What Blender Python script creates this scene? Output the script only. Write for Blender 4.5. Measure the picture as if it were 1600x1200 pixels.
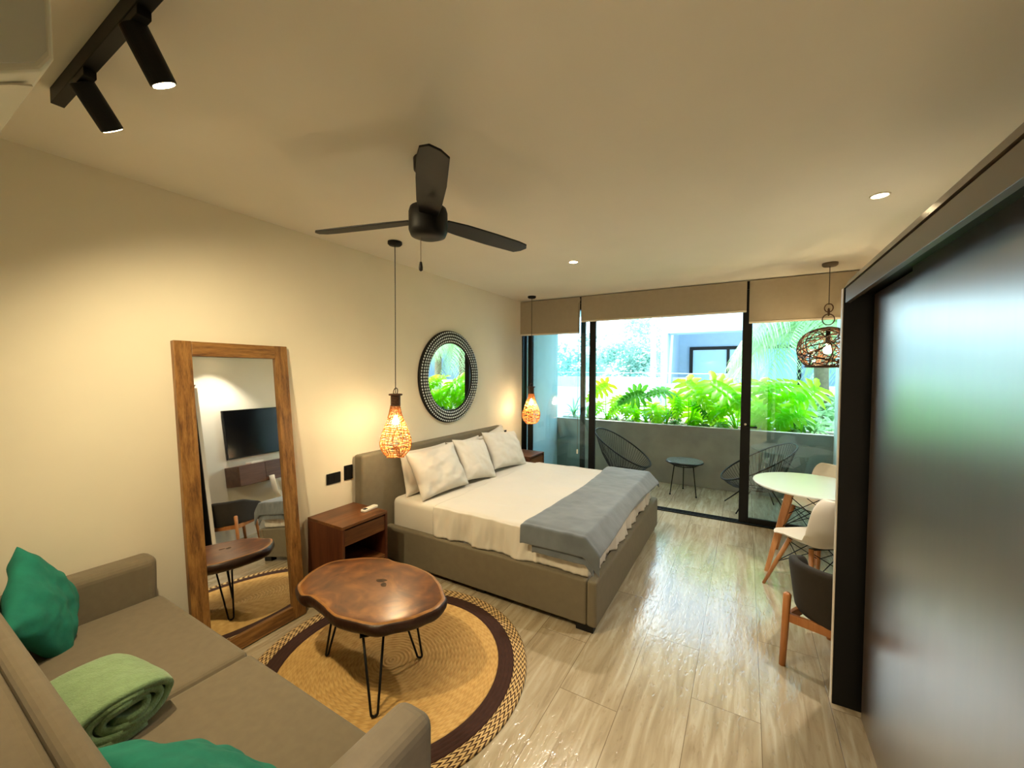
import bpy, bmesh, math, random
from math import sin, cos, pi, radians, sqrt, hypot, atan2
from mathutils import Vector, Matrix, noise

for o in list(bpy.data.objects):
    bpy.data.objects.remove(o)
S = bpy.context.scene
COL = S.collection
random.seed(7)

# ------------------------------------------------------------------ camera
YAW, PITCH, ROLL, FPX = 0.52852, 0.030835, 0.0047918, 626.32
fw = Vector((-sin(YAW) * cos(PITCH), cos(YAW) * cos(PITCH), -sin(PITCH)))
r0 = Vector((cos(YAW), sin(YAW), 0)); u0 = r0.cross(fw)
r1 = r0 * cos(ROLL) + u0 * sin(ROLL); u1 = -r0 * sin(ROLL) + u0 * cos(ROLL)
cd = bpy.data.cameras.new('camera'); cam = bpy.data.objects.new('camera', cd); COL.objects.link(cam)
cd.sensor_width = 36; cd.sensor_fit = 'HORIZONTAL'; cd.lens = FPX / 1600 * 36; cd.clip_start = 0.02; cd.clip_end = 200
M = Matrix((r1, u1, -fw)).transposed().to_4x4(); M.translation = Vector((2.835, 0, 1.70))
cam.matrix_world = M
S.camera = cam

# ------------------------------------------------------------------ world, exposure
S.view_settings.view_transform = 'Standard'; S.view_settings.look = 'None'
S.view_settings.gamma = 1; S.view_settings.use_curve_mapping = False
S.view_settings.exposure = 1.05
S.cycles.use_denoising = True
S.cycles.max_bounces = 10; S.cycles.diffuse_bounces = 6; S.cycles.glossy_bounces = 5
S.cycles.transparent_max_bounces = 16; S.cycles.transmission_bounces = 6
S.cycles.sample_clamp_indirect = 6; S.cycles.caustics_reflective = False; S.cycles.caustics_refractive = False
W = bpy.data.worlds.new('sky'); S.world = W; W.use_nodes = True
bg = W.node_tree.nodes['Background']; bg.inputs[0].default_value = (0.72, 0.92, 1.0, 1); bg.inputs[1].default_value = 3.8

def light(name, typ, loc, energy, color, target=None, **kw):
    l = bpy.data.lights.new(name, typ); l.energy = energy; l.color = color
    for k, v in kw.items(): setattr(l, k, v)
    o = bpy.data.objects.new(name, l); o.location = loc; COL.objects.link(o)
    if target is not None:
        d = Vector(target) - Vector(loc); o.rotation_euler = d.to_track_quat('-Z', 'Y').to_euler()
    return o
WARM = (1.0, 0.80, 0.46); WARM2 = (1.0, 0.90, 0.74)
light('sun', 'SUN', (0, 20, 20), 5.0, (1.0, 0.96, 0.86), (-14, 14.5, 0), angle=0.02)
# sky light through the window opening (portal only guides sampling of the sky)
pt = light('window_portal', 'AREA', (1.9, 5.16, 1.3), 1, (1, 1, 1), (1.9, 0, 1.3), shape='RECTANGLE', size=3.7, size_y=2.6)
pt.data.cycles.is_portal = True

# ------------------------------------------------------------------ material helpers
def srgb(r, g, b):
    f = lambda c: c / 12.92 if c <= 0.04045 else ((c + 0.055) / 1.055) ** 2.4
    return (f(r / 255), f(g / 255), f(b / 255), 1)
def newmat(name):
    m = bpy.data.materials.new(name); m.use_nodes = True
    nt = m.node_tree; return m, nt, nt.nodes['Principled BSDF']
def N(nt, typ, **kw):
    n = nt.nodes.new(typ)
    for k, v in kw.items():
        if k.startswith('i_'):
            key = k[2:]; n.inputs[int(key) if key.isdigit() else key.replace('_', ' ')].default_value = v
        else: setattr(n, k, v)
    return n
def L(nt, a, b): nt.links.new(a, b)
def coords(nt, scale=(1, 1, 1), rot=(0, 0, 0), loc=(0, 0, 0)):
    tc = N(nt, 'ShaderNodeTexCoord'); mp = N(nt, 'ShaderNodeMapping')
    mp.inputs['Scale'].default_value = scale; mp.inputs['Rotation'].default_value = rot; mp.inputs['Location'].default_value = loc
    L(nt, tc.outputs['Object'], mp.inputs['Vector']); return mp.outputs['Vector']
def ramp(nt, fac, stops):
    r = N(nt, 'ShaderNodeValToRGB'); e = r.color_ramp.elements
    while len(e) < len(stops): e.new(0.5)
    for i, (p, c) in enumerate(stops): e[i].position = p; e[i].color = c
    L(nt, fac, r.inputs[0]); return r.outputs[0]
def mth(nt, op, a, b=None, c=None):
    n = N(nt, 'ShaderNodeMath', operation=op)
    for i, v in enumerate((a, b, c)):
        if v is None: continue
        if isinstance(v, (int, float)): n.inputs[i].default_value = v
        else: L(nt, v, n.inputs[i])
    return n.outputs[0]
def bumpit(nt, b, h, strength=0.2, dist=0.01):
    bp = N(nt, 'ShaderNodeBump'); bp.inputs['Strength'].default_value = strength; bp.inputs['Distance'].default_value = dist
    L(nt, h, bp.inputs['Height']); L(nt, bp.outputs[0], b.inputs['Normal'])
def mat(name, col, rough=0.5, metal=0.0, var=0.12, scale=6.0, bump=0.0, bscale=80.0, bdist=0.002, stretch=(1, 1, 1), sheen=0.0, spec=0.5, coat=0.0):
    m, nt, b = newmat(name)
    v = coords(nt, stretch)
    n = N(nt, 'ShaderNodeTexNoise', i_Scale=scale, i_Detail=4.0); L(nt, v, n.inputs['Vector'])
    lo = tuple(c * (1 - var) for c in col[:3]) + (1,); hi = tuple(min(1, c * (1 + var)) for c in col[:3]) + (1,)
    L(nt, ramp(nt, n.outputs[0], [(0.3, lo), (0.7, hi)]), b.inputs['Base Color'])
    b.inputs['Roughness'].default_value = rough; b.inputs['Metallic'].default_value = metal
    b.inputs['Specular IOR Level'].default_value = spec
    if sheen: b.inputs['Sheen Weight'].default_value = sheen
    if coat: b.inputs['Coat Weight'].default_value = coat; b.inputs['Coat Roughness'].default_value = 0.08
    if bump:
        n2 = N(nt, 'ShaderNodeTexNoise', i_Scale=bscale, i_Detail=3.0); L(nt, v, n2.inputs['Vector'])
        bumpit(nt, b, n2.outputs[0], bump, bdist)
    return m
def wood(name, c1, c2, c3, axis='z', scale=14.0, rough=0.4, dist=3.0, coat=0.0):
    m, nt, b = newmat(name)
    st = {'x': (0.08, 1, 1), 'y': (1, 0.08, 1), 'z': (1, 1, 0.08)}[axis]
    v = coords(nt, st)
    n = N(nt, 'ShaderNodeTexNoise', i_Scale=scale, i_Detail=5.0, i_Distortion=dist * 0.15); L(nt, v, n.inputs['Vector'])
    n2 = N(nt, 'ShaderNodeTexNoise', i_Scale=scale * 7, i_Detail=3.0); L(nt, v, n2.inputs['Vector'])
    mx = mth(nt, 'MULTIPLY_ADD', n2.outputs[0], 0.35, mth(nt, 'MULTIPLY', n.outputs[0], 0.72))
    L(nt, ramp(nt, mx, [(0.36, c1), (0.52, c2), (0.68, c3)]), b.inputs['Base Color'])
    b.inputs['Roughness'].default_value = rough
    if coat: b.inputs['Coat Weight'].default_value = coat; b.inputs['Coat Roughness'].default_value = 0.1
    bumpit(nt, b, n2.outputs[0], 0.08, 0.002); return m
def emit(name, col, strength):
    m, nt, b = newmat(name)
    b.inputs['Base Color'].default_value = (0.8, 0.8, 0.8, 1)
    b.inputs['Emission Color'].default_value = col; b.inputs['Emission Strength'].default_value = strength; return m

MT = {}
MT['wall'] = mat('plaster_wall', srgb(230, 222, 204), 0.85, var=0.02, scale=3, bump=0.05, bscale=60)
MT['ceiling'] = mat('ceiling_paint', srgb(232, 226, 214), 0.9, var=0.02, scale=2)
MT['concrete'] = mat('concrete', srgb(150, 150, 142), 0.8, var=0.16, scale=3.2, bump=0.1, bscale=30)
MT['balwall'] = mat('balcony_plaster', srgb(226, 234, 238), 0.85, var=0.03)
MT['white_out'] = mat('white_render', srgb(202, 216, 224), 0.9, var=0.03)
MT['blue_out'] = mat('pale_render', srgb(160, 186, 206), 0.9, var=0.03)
MT['brick'] = mat('pink_brick', srgb(205, 150, 135), 0.9, var=0.1, scale=10)
MT['black'] = mat('black_aluminium', srgb(8, 8, 8), 0.42, var=0.1, spec=0.25)
MT['blackmetal'] = mat('black_metal', srgb(14, 13, 13), 0.5, var=0.1, spec=0.25)
MT['taupe_metal'] = mat('taupe_metal', srgb(92, 78, 62), 0.5)
MT['blind'] = mat('blind_fabric', srgb(160, 148, 128), 0.9, var=0.03, scale=20, bump=0.1, bscale=500, bdist=0.0005)
MT['blindbar'] = mat('blind_bar', srgb(222, 212, 196), 0.5, var=0.02)
MT['sofa'] = mat('sofa_fabric', srgb(112, 101, 84), 0.95, var=0.06, scale=30, bump=0.25, bscale=700, bdist=0.0008, sheen=0.1)
MT['bedfab'] = mat('bed_fabric', srgb(114, 106, 89), 0.95, var=0.05, scale=20, bump=0.2, bscale=600, bdist=0.0008)
MT['linen'] = mat('white_linen', srgb(206, 201, 192), 0.9, var=0.015, scale=3, bump=0.05, bscale=200, bdist=0.001)
MT['teal'] = mat('teal_fabric', srgb(18, 114, 98), 0.92, var=0.15, scale=18, bump=0.35, bscale=90, bdist=0.002)
MT['sage'] = mat('sage_fleece', srgb(124, 152, 112), 1.0, var=0.1, scale=40, bump=0.8, bscale=160, bdist=0.004, sheen=0.3)
MT['slate'] = mat('slate_fleece', srgb(98, 106, 114), 0.95, var=0.16, scale=7, bump=0.3, bscale=60, bdist=0.003, sheen=0.35)
MT['dark_fabric'] = mat('dark_fabric', srgb(40, 34, 27), 0.9, var=0.1, scale=30, bump=0.3, bscale=500, bdist=0.001)
MT['grey_fabric'] = mat('grey_fabric', srgb(84, 86, 84), 0.9, var=0.1, scale=30, bump=0.3, bscale=500, bdist=0.001)
MT['zebra'] = wood('mirror_wood', srgb(82, 50, 22), srgb(128, 88, 44), srgb(156, 114, 62), 'z', 44, 0.38)
MT['zebra_h'] = wood('mirror_wood_crosswise', srgb(82, 50, 22), srgb(128, 88, 44), srgb(156, 114, 62), 'y', 44, 0.38)
MT['walnut'] = wood('walnut', srgb(70, 38, 18), srgb(98, 58, 29), srgb(124, 80, 43), 'y', 12, 0.4)
MT['walnut_v'] = wood('walnut_upright', srgb(66, 30, 17), srgb(86, 44, 24), srgb(104, 58, 32), 'z', 12, 0.4)
MT['console'] = wood('console_wood', srgb(70, 42, 30), srgb(98, 64, 48), srgb(116, 80, 60), 'y', 12, 0.4)
MT['beech'] = wood('beech_wood', srgb(150, 96, 54), srgb(176, 118, 70), srgb(196, 140, 90), 'z', 10, 0.45)
MT['legwood'] = wood('honey_wood', srgb(140, 84, 38), srgb(168, 106, 54), srgb(186, 124, 70), 'z', 10, 0.45)
MT['white_plastic'] = mat('white_plastic', srgb(232, 226, 214), 0.35, var=0.01)
MT['white_lacquer'] = mat('white_lacquer', srgb(228, 232, 228), 0.22, var=0.01)
MT['glow'] = emit('bulb_glow', (1.0, 0.70, 0.34, 1), 30)
MT['spotglow'] = emit('downlight_glow', (1.0, 0.74, 0.42, 1), 40)
MT['screen'] = mat('tv_screen', srgb(6, 6, 8), 0.12, var=0)
MT['soil'] = mat('soil', srgb(70, 54, 40), 0.95, var=0.3, scale=30, bump=0.5, bscale=60)
MT['bark'] = mat('palm_bark', srgb(120, 104, 84), 0.9, var=0.2, scale=20, bump=0.5, bscale=40)
MT['wicker'] = mat('honey_wicker', srgb(176, 116, 52), 0.6, var=0.25, scale=60)
MT['wickerdark'] = mat('dark_wicker', srgb(74, 46, 26), 0.6, var=0.25, scale=60)
MT['acwhite'] = mat('ac_plastic', srgb(212, 208, 190), 0.45, var=0.01)
MT['acshaded'] = mat('ac_plastic_shaded', srgb(196, 196, 186), 0.5, var=0.01)  # same plastic greyed, shade of the end face put into the colour
MT['pearl'] = mat('mother_of_pearl', srgb(214, 220, 224), 0.18, var=0.2, scale=60)
MT['cord'] = mat('black_cord', srgb(24, 24, 28), 0.5, var=0.1)
MT['tabletopglass'] = mat('smoked_glass_top', srgb(96, 106, 102), 0.08, var=0.05)

def leafmat(name, col, trans, tw=0.55):
    m, nt, b = newmat(name); nt.nodes.remove(b)
    out = nt.nodes['Material Output']
    v = coords(nt); n = N(nt, 'ShaderNodeTexNoise', i_Scale=9.0); L(nt, v, n.inputs['Vector'])
    lo = tuple(c * 0.75 for c in col[:3]) + (1,)
    cr = ramp(nt, n.outputs[0], [(0.35, lo), (0.65, col)])
    d = N(nt, 'ShaderNodeBsdfDiffuse'); L(nt, cr, d.inputs[0])
    t = N(nt, 'ShaderNodeBsdfTranslucent'); t.inputs[0].default_value = trans
    g = N(nt, 'ShaderNodeBsdfGlossy'); g.inputs['Roughness'].default_value = 0.35; g.inputs[0].default_value = (0.8, 0.9, 0.9, 1)
    mx = N(nt, 'ShaderNodeMixShader'); mx.inputs[0].default_value = tw; L(nt, d.outputs[0], mx.inputs[1]); L(nt, t.outputs[0], mx.inputs[2])
    m2 = N(nt, 'ShaderNodeMixShader'); m2.inputs[0].default_value = 0.025; L(nt, mx.outputs[0], m2.inputs[1]); L(nt, g.outputs[0], m2.inputs[2])
    L(nt, m2.outputs[0], out.inputs[0]); return m
MT['leaf'] = leafmat('philodendron_leaf', srgb(120, 190, 30), (0.55, 1.0, 0.01, 1), 0.68)
MT['leafdark'] = leafmat('deep_green_leaf', srgb(60, 130, 40), (0.16, 0.5, 0.03, 1), 0.5)
MT['leaf2'] = leafmat('strap_leaf', srgb(150, 190, 130), (0.4, 0.7, 0.3, 1), 0.35)
MT['palmleaf'] = leafmat('palm_leaf', srgb(170, 200, 160), (0.5, 0.75, 0.35, 1), 0.4)
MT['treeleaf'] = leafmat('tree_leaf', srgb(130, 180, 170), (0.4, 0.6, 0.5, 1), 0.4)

def glassmat():
    m, nt, b = newmat('tinted_glass'); nt.nodes.remove(b); out = nt.nodes['Material Output']
    t = N(nt, 'ShaderNodeBsdfTransparent'); t.inputs[0].default_value = (0.84, 0.95, 0.99, 1)
    g = N(nt, 'ShaderNodeBsdfGlossy'); g.inputs['Roughness'].default_value = 0.0; g.inputs[0].default_value = (0.9, 1, 1, 1)
    f = N(nt, 'ShaderNodeFresnel'); f.inputs[0].default_value = 1.65
    mx = N(nt, 'ShaderNodeMixShader'); L(nt, f.outputs[0], mx.inputs[0]); L(nt, t.outputs[0], mx.inputs[1]); L(nt, g.outputs[0], mx.inputs[2])
    L(nt, mx.outputs[0], out.inputs[0]); return m
MT['glass'] = glassmat()
def mirrormat():
    m, nt, b = newmat('silvered_glass'); b.inputs['Base Color'].default_value = (0.88, 0.9, 0.9, 1)
    b.inputs['Metallic'].default_value = 1; b.inputs['Roughness'].default_value = 0.015; return m
MT['mirror'] = mirrormat()

def floormat():
    m, nt, b = newmat('travertine_tiles')
    tc = N(nt, 'ShaderNodeTexCoord'); sp = N(nt, 'ShaderNodeSeparateXYZ'); L(nt, tc.outputs['Object'], sp.inputs[0])
    X, Y = sp.outputs[0], sp.outputs[1]
    # columns 0.31 wide running along Y, tiles 1.11 long with staggered ends
    cx = mth(nt, 'DIVIDE', mth(nt, 'SUBTRACT', X, 2.31 - 0.31 * 20), 0.31)
    ci = mth(nt, 'FLOOR', cx); cf = mth(nt, 'FRACT', cx)
    off = mth(nt, 'FRACT', mth(nt, 'MULTIPLY', ci, 0.37))
    cy = mth(nt, 'ADD', mth(nt, 'DIVIDE', mth(nt, 'ADD', Y, 8.0), 1.11), off)
    ri = mth(nt, 'FLOOR', cy); rf = mth(nt, 'FRACT', cy)
    dx = mth(nt, 'MULTIPLY', mth(nt, 'MINIMUM', cf, mth(nt, 'SUBTRACT', 1.0, cf)), 0.31)
    dy = mth(nt, 'MULTIPLY', mth(nt, 'MINIMUM', rf, mth(nt, 'SUBTRACT', 1.0, rf)), 1.11)
    seam = mth(nt, 'GREATER_THAN', mth(nt, 'MINIMUM', dx, dy), 0.0016)
    # per tile id
    cid = N(nt, 'ShaderNodeCombineXYZ'); L(nt, ci, cid.inputs[0]); L(nt, ri, cid.inputs[1])
    wn = N(nt, 'ShaderNodeTexWhiteNoise', noise_dimensions='3D'); L(nt, cid.outputs[0], wn.inputs['Vector'])
    # streaks along Y, shifted per tile
    cv = N(nt, 'ShaderNodeCombineXYZ')
    L(nt, mth(nt, 'ADD', mth(nt, 'MULTIPLY', X, 1.0), mth(nt, 'MULTIPLY', wn.outputs[0], 40.0)), cv.inputs[0])
    L(nt, mth(nt, 'MULTIPLY', Y, 0.10), cv.inputs[1]); L(nt, mth(nt, 'MULTIPLY', wn.outputs[0], 13.0), cv.inputs[2])
    n1 = N(nt, 'ShaderNodeTexNoise', i_Scale=24.0, i_Detail=7.0, i_Distortion=0.9); L(nt, cv.outputs[0], n1.inputs['Vector'])
    cv2 = N(nt, 'ShaderNodeCombineXYZ')
    L(nt, mth(nt, 'ADD', X, mth(nt, 'MULTIPLY', wn.outputs[0], 17.0)), cv2.inputs[0]); L(nt, mth(nt, 'MULTIPLY', Y, 0.28), cv2.inputs[1])
    n2 = N(nt, 'ShaderNodeTexNoise', i_Scale=60.0, i_Detail=4.0, i_Distortion=0.3); L(nt, cv2.outputs[0], n2.inputs['Vector'])
    base = ramp(nt, n1.outputs[0], [(0.25, srgb(158, 142, 116)), (0.5, srgb(184, 169, 142)), (0.75, srgb(206, 196, 174))])
    pit = ramp(nt, n2.outputs[0], [(0.30, (0.74, 0.70, 0.62, 1)), (0.40, (1, 1, 1, 1))])
    mx = N(nt, 'ShaderNodeMix', data_type='RGBA', blend_type='MULTIPLY'); mx.inputs[0].default_value = 0.6
    L(nt, base, mx.inputs[6]); L(nt, pit, mx.inputs[7])
    tone = mth(nt, 'MULTIPLY_ADD', wn.outputs[0], 0.13, 0.84)
    vm = N(nt, 'ShaderNodeVectorMath', operation='SCALE'); L(nt, mx.outputs[2], vm.inputs[0]); L(nt, tone, vm.inputs['Scale'])
    m3 = N(nt, 'ShaderNodeMix', data_type='RGBA'); L(nt, seam, m3.inputs[0]); m3.inputs[6].default_value = srgb(120, 104, 82); L(nt, vm.outputs[0], m3.inputs[7])
    L(nt, m3.outputs[2], b.inputs['Base Color'])
    # polished surface with filled pits
    pm = N(nt, 'ShaderNodeMapRange'); L(nt, n2.outputs[0], pm.inputs[0]); pm.inputs[1].default_value = 0.3; pm.inputs[2].default_value = 0.45
    nb = N(nt, 'ShaderNodeTexNoise', i_Scale=34.0, i_Detail=3.0, i_Distortion=0.8); L(nt, cv2.outputs[0], nb.inputs['Vector'])
    h = mth(nt, 'ADD', mth(nt, 'MULTIPLY', seam, 0.6), mth(nt, 'ADD', mth(nt, 'MULTIPLY', pm.outputs[0], 0.35), mth(nt, 'MULTIPLY', nb.outputs[0], 0.8)))
    bumpit(nt, b, h, 0.42, 0.004)
    rr = N(nt, 'ShaderNodeMapRange'); L(nt, n1.outputs[0], rr.inputs[0]); rr.inputs[3].default_value = 0.10; rr.inputs[4].default_value = 0.20
    L(nt, rr.outputs[0], b.inputs['Roughness']); b.inputs['Specular IOR Level'].default_value = 1.0; b.inputs['IOR'].default_value = 1.55
    return m
MT['floor'] = floormat()

def doormat():
    m, nt, b = newmat('dark_veneer')
    v = coords(nt, (1, 1, 0.06)); n = N(nt, 'ShaderNodeTexNoise', i_Scale=26.0, i_Detail=5.0); L(nt, v, n.inputs['Vector'])
    L(nt, ramp(nt, n.outputs[0], [(0.35, srgb(46, 30, 22)), (0.65, srgb(66, 46, 34))]), b.inputs['Base Color'])
    v2 = coords(nt, (1, 1, 0.5)); n2 = N(nt, 'ShaderNodeTexNoise', i_Scale=14.0, i_Detail=6.0); L(nt, v2, n2.inputs['Vector'])
    mr = N(nt, 'ShaderNodeMapRange'); L(nt, n2.outputs[0], mr.inputs[0]); mr.inputs[3].default_value = 0.27; mr.inputs[4].default_value = 0.31
    L(nt, mr.outputs[0], b.inputs['Roughness']); b.inputs['Specular IOR Level'].default_value = 1.0; b.inputs['IOR'].default_value = 2.0
    b.inputs['Coat Weight'].default_value = 1.0; b.inputs['Coat IOR'].default_value = 2.05; L(nt, mr.outputs[0], b.inputs['Coat Roughness'])
    return m
MT['veneer'] = doormat()
MT['fascia'] = mat('taupe_veneer', srgb(92, 80, 64), 0.3, var=0.06, scale=8, stretch=(1, 0.1, 1), spec=0.6)

def rugmat(kind):
    m, nt, b = newmat('jute_' + kind)
    tc = N(nt, 'ShaderNodeTexCoord'); sp = N(nt, 'ShaderNodeSeparateXYZ'); L(nt, tc.outputs['Object'], sp.inputs[0])
    X, Y = sp.outputs[0], sp.outputs[1]
    r = mth(nt, 'SQRT', mth(nt, 'ADD', mth(nt, 'MULTIPLY', X, X), mth(nt, 'MULTIPLY', Y, Y)))
    a = mth(nt, 'ARCTAN2', Y, X)
    rb = mth(nt, 'FRACT', mth(nt, 'DIVIDE', r, 0.0225))
    tri = mth(nt, 'ABSOLUTE', mth(nt, 'SUBTRACT', rb, 0.5))
    arc = mth(nt, 'MULTIPLY', a, mth(nt, 'MAXIMUM', 2.0, mth(nt, 'MULTIPLY', mth(nt, 'FLOOR', mth(nt, 'MULTIPLY', r, 9.0)), 14.0)))
    wv = mth(nt, 'SINE', mth(nt, 'ADD', mth(nt, 'MULTIPLY', arc, 1.0), mth(nt, 'MULTIPLY', tri, 9.0)))
    nz = N(nt, 'ShaderNodeTexNoise', i_Scale=26.0, i_Detail=4.0); L(nt, tc.outputs['Object'], nz.inputs['Vector'])
    k = mth(nt, 'ADD', mth(nt, 'MULTIPLY_ADD', wv, 0.09, 0.28), mth(nt, 'MULTIPLY', nz.outputs[0], 0.5))
    if kind == 'natural': st = [(0.2, srgb(156, 118, 62)), (0.55, srgb(196, 158, 96)), (0.85, srgb(214, 180, 120))]
    elif kind == 'dark': st = [(0.2, srgb(42, 22, 16)), (0.8, srgb(64, 34, 24))]
    else:
        wv2 = mth(nt, 'SINE', mth(nt, 'ADD', mth(nt, 'MULTIPLY', a, 110.0), mth(nt, 'MULTIPLY', tri, 11.0)))
        k = mth(nt, 'MULTIPLY_ADD', wv2, 0.5, 0.5)
        st = [(0.30, srgb(60, 36, 20)), (0.42, srgb(190, 158, 104)), (0.8, srgb(212, 182, 130))]
    L(nt, ramp(nt, k, st), b.inputs['Base Color']); b.inputs['Roughness'].default_value = 0.95
    bumpit(nt, b, mth(nt, 'SUBTRACT', k, mth(nt, 'MULTIPLY', tri, 1.5)), 0.5, 0.004); return m
MT['rug1'] = rugmat('natural'); MT['rug2'] = rugmat('dark'); MT['rug3'] = rugmat('braid')

def slabmat():
    m, nt, b = newmat('burl_slab')
    v = coords(nt, (1, 1, 1)); n0 = N(nt, 'ShaderNodeTexNoise', i_Scale=5.0, i_Detail=5.0, i_Distortion=1.6); L(nt, v, n0.inputs['Vector'])
    w = N(nt, 'ShaderNodeTexWave', wave_type='RINGS', rings_direction='SPHERICAL', i_Scale=5.0, i_Distortion=7.0, i_Detail=3.0); L(nt, v, w.inputs['Vector'])
    k = mth(nt, 'ADD', mth(nt, 'MULTIPLY', n0.outputs[0], 0.95), mth(nt, 'MULTIPLY', w.outputs[1], 0.09))
    L(nt, ramp(nt, k, [(0.3, srgb(66, 32, 12)), (0.5, srgb(102, 56, 22)), (0.66, srgb(134, 82, 36)), (0.8, srgb(164, 112, 56))]), b.inputs['Base Color'])
    b.inputs['Roughness'].default_value = 0.3; b.inputs['Coat Weight'].default_value = 0.4; b.inputs['Coat Roughness'].default_value = 0.22
    return m
MT['slab'] = slabmat()
MT['slabbark'] = mat('slab_bark', srgb(50, 26, 14), 0.45, var=0.3, scale=14, bump=0.6, bscale=30, bdist=0.006)
MT['slabrim'] = mat('slab_rim', srgb(150, 104, 56), 0.35, var=0.25, scale=20)

# ------------------------------------------------------------------ mesh helpers
class MB:
    def __init__(s): s.v = []; s.f = []; s.m = []
    def add(s, vs, fs, mi=0):
        k = len(s.v); s.v += [tuple(v) for v in vs]; s.f += [tuple(i + k for i in f) for f in fs]; s.m += [mi] * len(fs)
    def box(s, x0, x1, y0, y1, z0, z1, mi=0):
        s.add([(x0,y0,z0),(x1,y0,z0),(x1,y1,z0),(x0,y1,z0),(x0,y0,z1),(x1,y0,z1),(x1,y1,z1),(x0,y1,z1)],
              [(3,2,1,0),(4,5,6,7),(0,1,5,4),(1,2,6,5),(2,3,7,6),(3,0,4,7)], mi); return s
    def tube(s, pts, r, seg=8, closed=False, cap=True, mi=0):
        pts = [Vector(p) for p in pts]; n = len(pts); vs = []; prev = None
        for i, p in enumerate(pts):
            a = pts[(i - 1) % n] if (closed or i > 0) else p; b = pts[(i + 1) % n] if (closed or i < n - 1) else p
            t = (b - a)
            t = t.normalized() if t.length > 1e-9 else Vector((0, 0, 1))
            if prev is None:
                ref = Vector((0, 0, 1)) if abs(t.z) < 0.9 else Vector((1, 0, 0)); u = t.cross(ref).normalized()
            else:
                u = prev - t * prev.dot(t); u = u.normalized() if u.length > 1e-6 else t.orthogonal().normalized()
            prev = u; w = t.cross(u); rr = r[i] if isinstance(r, (list, tuple)) else r
            for k in range(seg):
                an = 2 * pi * k / seg; vs.append(p + (u * cos(an) + w * sin(an)) * rr)
        fs = []
        for i in range(n if closed else n - 1):
            j = (i + 1) % n
            for k in range(seg):
                k2 = (k + 1) % seg; fs.append((i*seg+k, i*seg+k2, j*seg+k2, j*seg+k))
        if cap and not closed: fs.append(tuple(range(seg))[::-1]); fs.append(tuple((n-1)*seg+k for k in range(seg)))
        s.add(vs, fs, mi); return s
    def lathe(s, prof, seg=32, c=(0, 0, 0), mi=0, sx=1, sy=1):
        vs = []; fs = []; n = len(prof)
        for (r, z) in prof:
            for k in range(seg):
                a = 2 * pi * k / seg; vs.append((c[0] + r * cos(a) * sx, c[1] + r * sin(a) * sy, c[2] + z))
        for i in range(n - 1):
            for k in range(seg):
                k2 = (k + 1) % seg; fs.append((i*seg+k, i*seg+k2, (i+1)*seg+k2, (i+1)*seg+k))
        if prof[0][0] > 1e-6: fs.append(tuple(range(seg))[::-1])
        if prof[-1][0] > 1e-6: fs.append(tuple((n-1)*seg+k for k in range(seg)))
        s.add(vs, fs, mi); return s
    def grid(s, fn, nu, nv, mi=0, closeu=False):
        vs = [fn(i / (nu if closeu else nu - 1), j / (nv - 1)) for i in range(nu) for j in range(nv)]; fs = []
        for i in range(nu if closeu else nu - 1):
            for j in range(nv - 1):
                a = i * nv + j; b = ((i + 1) % nu) * nv + j; fs.append((a, b, b + 1, a + 1))
        s.add(vs, fs, mi); return s
    def prism(s, poly, z0, z1, mi=0):
        n = len(poly); s.add([(x, y, z0) for x, y in poly] + [(x, y, z1) for x, y in poly],
              [tuple(range(n))[::-1], tuple(range(n, 2*n))] + [(i, (i+1)%n, n+(i+1)%n, n+i) for i in range(n)], mi); return s
    def beam(s, p, q, w, h, mi=0, w2=None, h2=None):
        p = Vector(p); q = Vector(q); t = (q - p).normalized(); ref = Vector((0, 0, 1)) if abs(t.z) < 0.95 else Vector((0, 1, 0))
        u = t.cross(ref).normalized(); v = u.cross(t); w2 = w2 or w; h2 = h2 or h; vs = []
        for c, a, b in ((p, w, h), (q, w2, h2)):
            for sx, sy in ((-1,-1),(1,-1),(1,1),(-1,1)): vs.append(c + u * sx * a / 2 + v * sy * b / 2)
        s.add(vs, [(3,2,1,0),(4,5,6,7),(0,1,5,4),(1,2,6,5),(2,3,7,6),(3,0,4,7)], mi); return s

def obj(name, mb, m, parent=None, smooth=False, bevel=0.0, sub=0, seg=2, solid=0.0, local=False, kind=None, auto=True):
    me = bpy.data.meshes.new(name)
    vs = mb.v
    off = Vector((0, 0, 0))
    if parent is not None and not local:
        p = parent; inv = p['_inv'] if False else None
        w = WM[p.name]; wi = w.inverted(); vs = [tuple(wi @ Vector(v)) for v in vs]
    me.from_pydata(vs, [], mb.f); me.update()
    bm = bmesh.new(); bm.from_mesh(me); bmesh.ops.recalc_face_normals(bm, faces=bm.faces[:]); bm.to_mesh(me); bm.free()
    for mm in (m if isinstance(m, (list, tuple)) else [m]): me.materials.append(MT[mm] if isinstance(mm, str) else mm)
    if len(mb.m) == len(me.polygons): me.polygons.foreach_set('material_index', mb.m)
    if smooth: me.polygons.foreach_set('use_smooth', [True] * len(me.polygons))
    o = bpy.data.objects.new(name, me); COL.objects.link(o)
    if solid:
        md = o.modifiers.new('solid', 'SOLIDIFY'); md.thickness = solid; md.offset = 0
    if bevel:
        md = o.modifiers.new('bevel', 'BEVEL'); md.width = bevel; md.segments = seg; md.limit_method = 'ANGLE'; md.angle_limit = radians(40)
    if sub:
        md = o.modifiers.new('sub', 'SUBSURF'); md.levels = sub; md.render_levels = sub
    if parent is not None:
        o.parent = parent; WM[o.name] = WM[parent.name]
    else: WM[o.name] = Matrix.Identity(4)
    if kind: o['kind'] = kind
    return o
WM = {}
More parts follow.
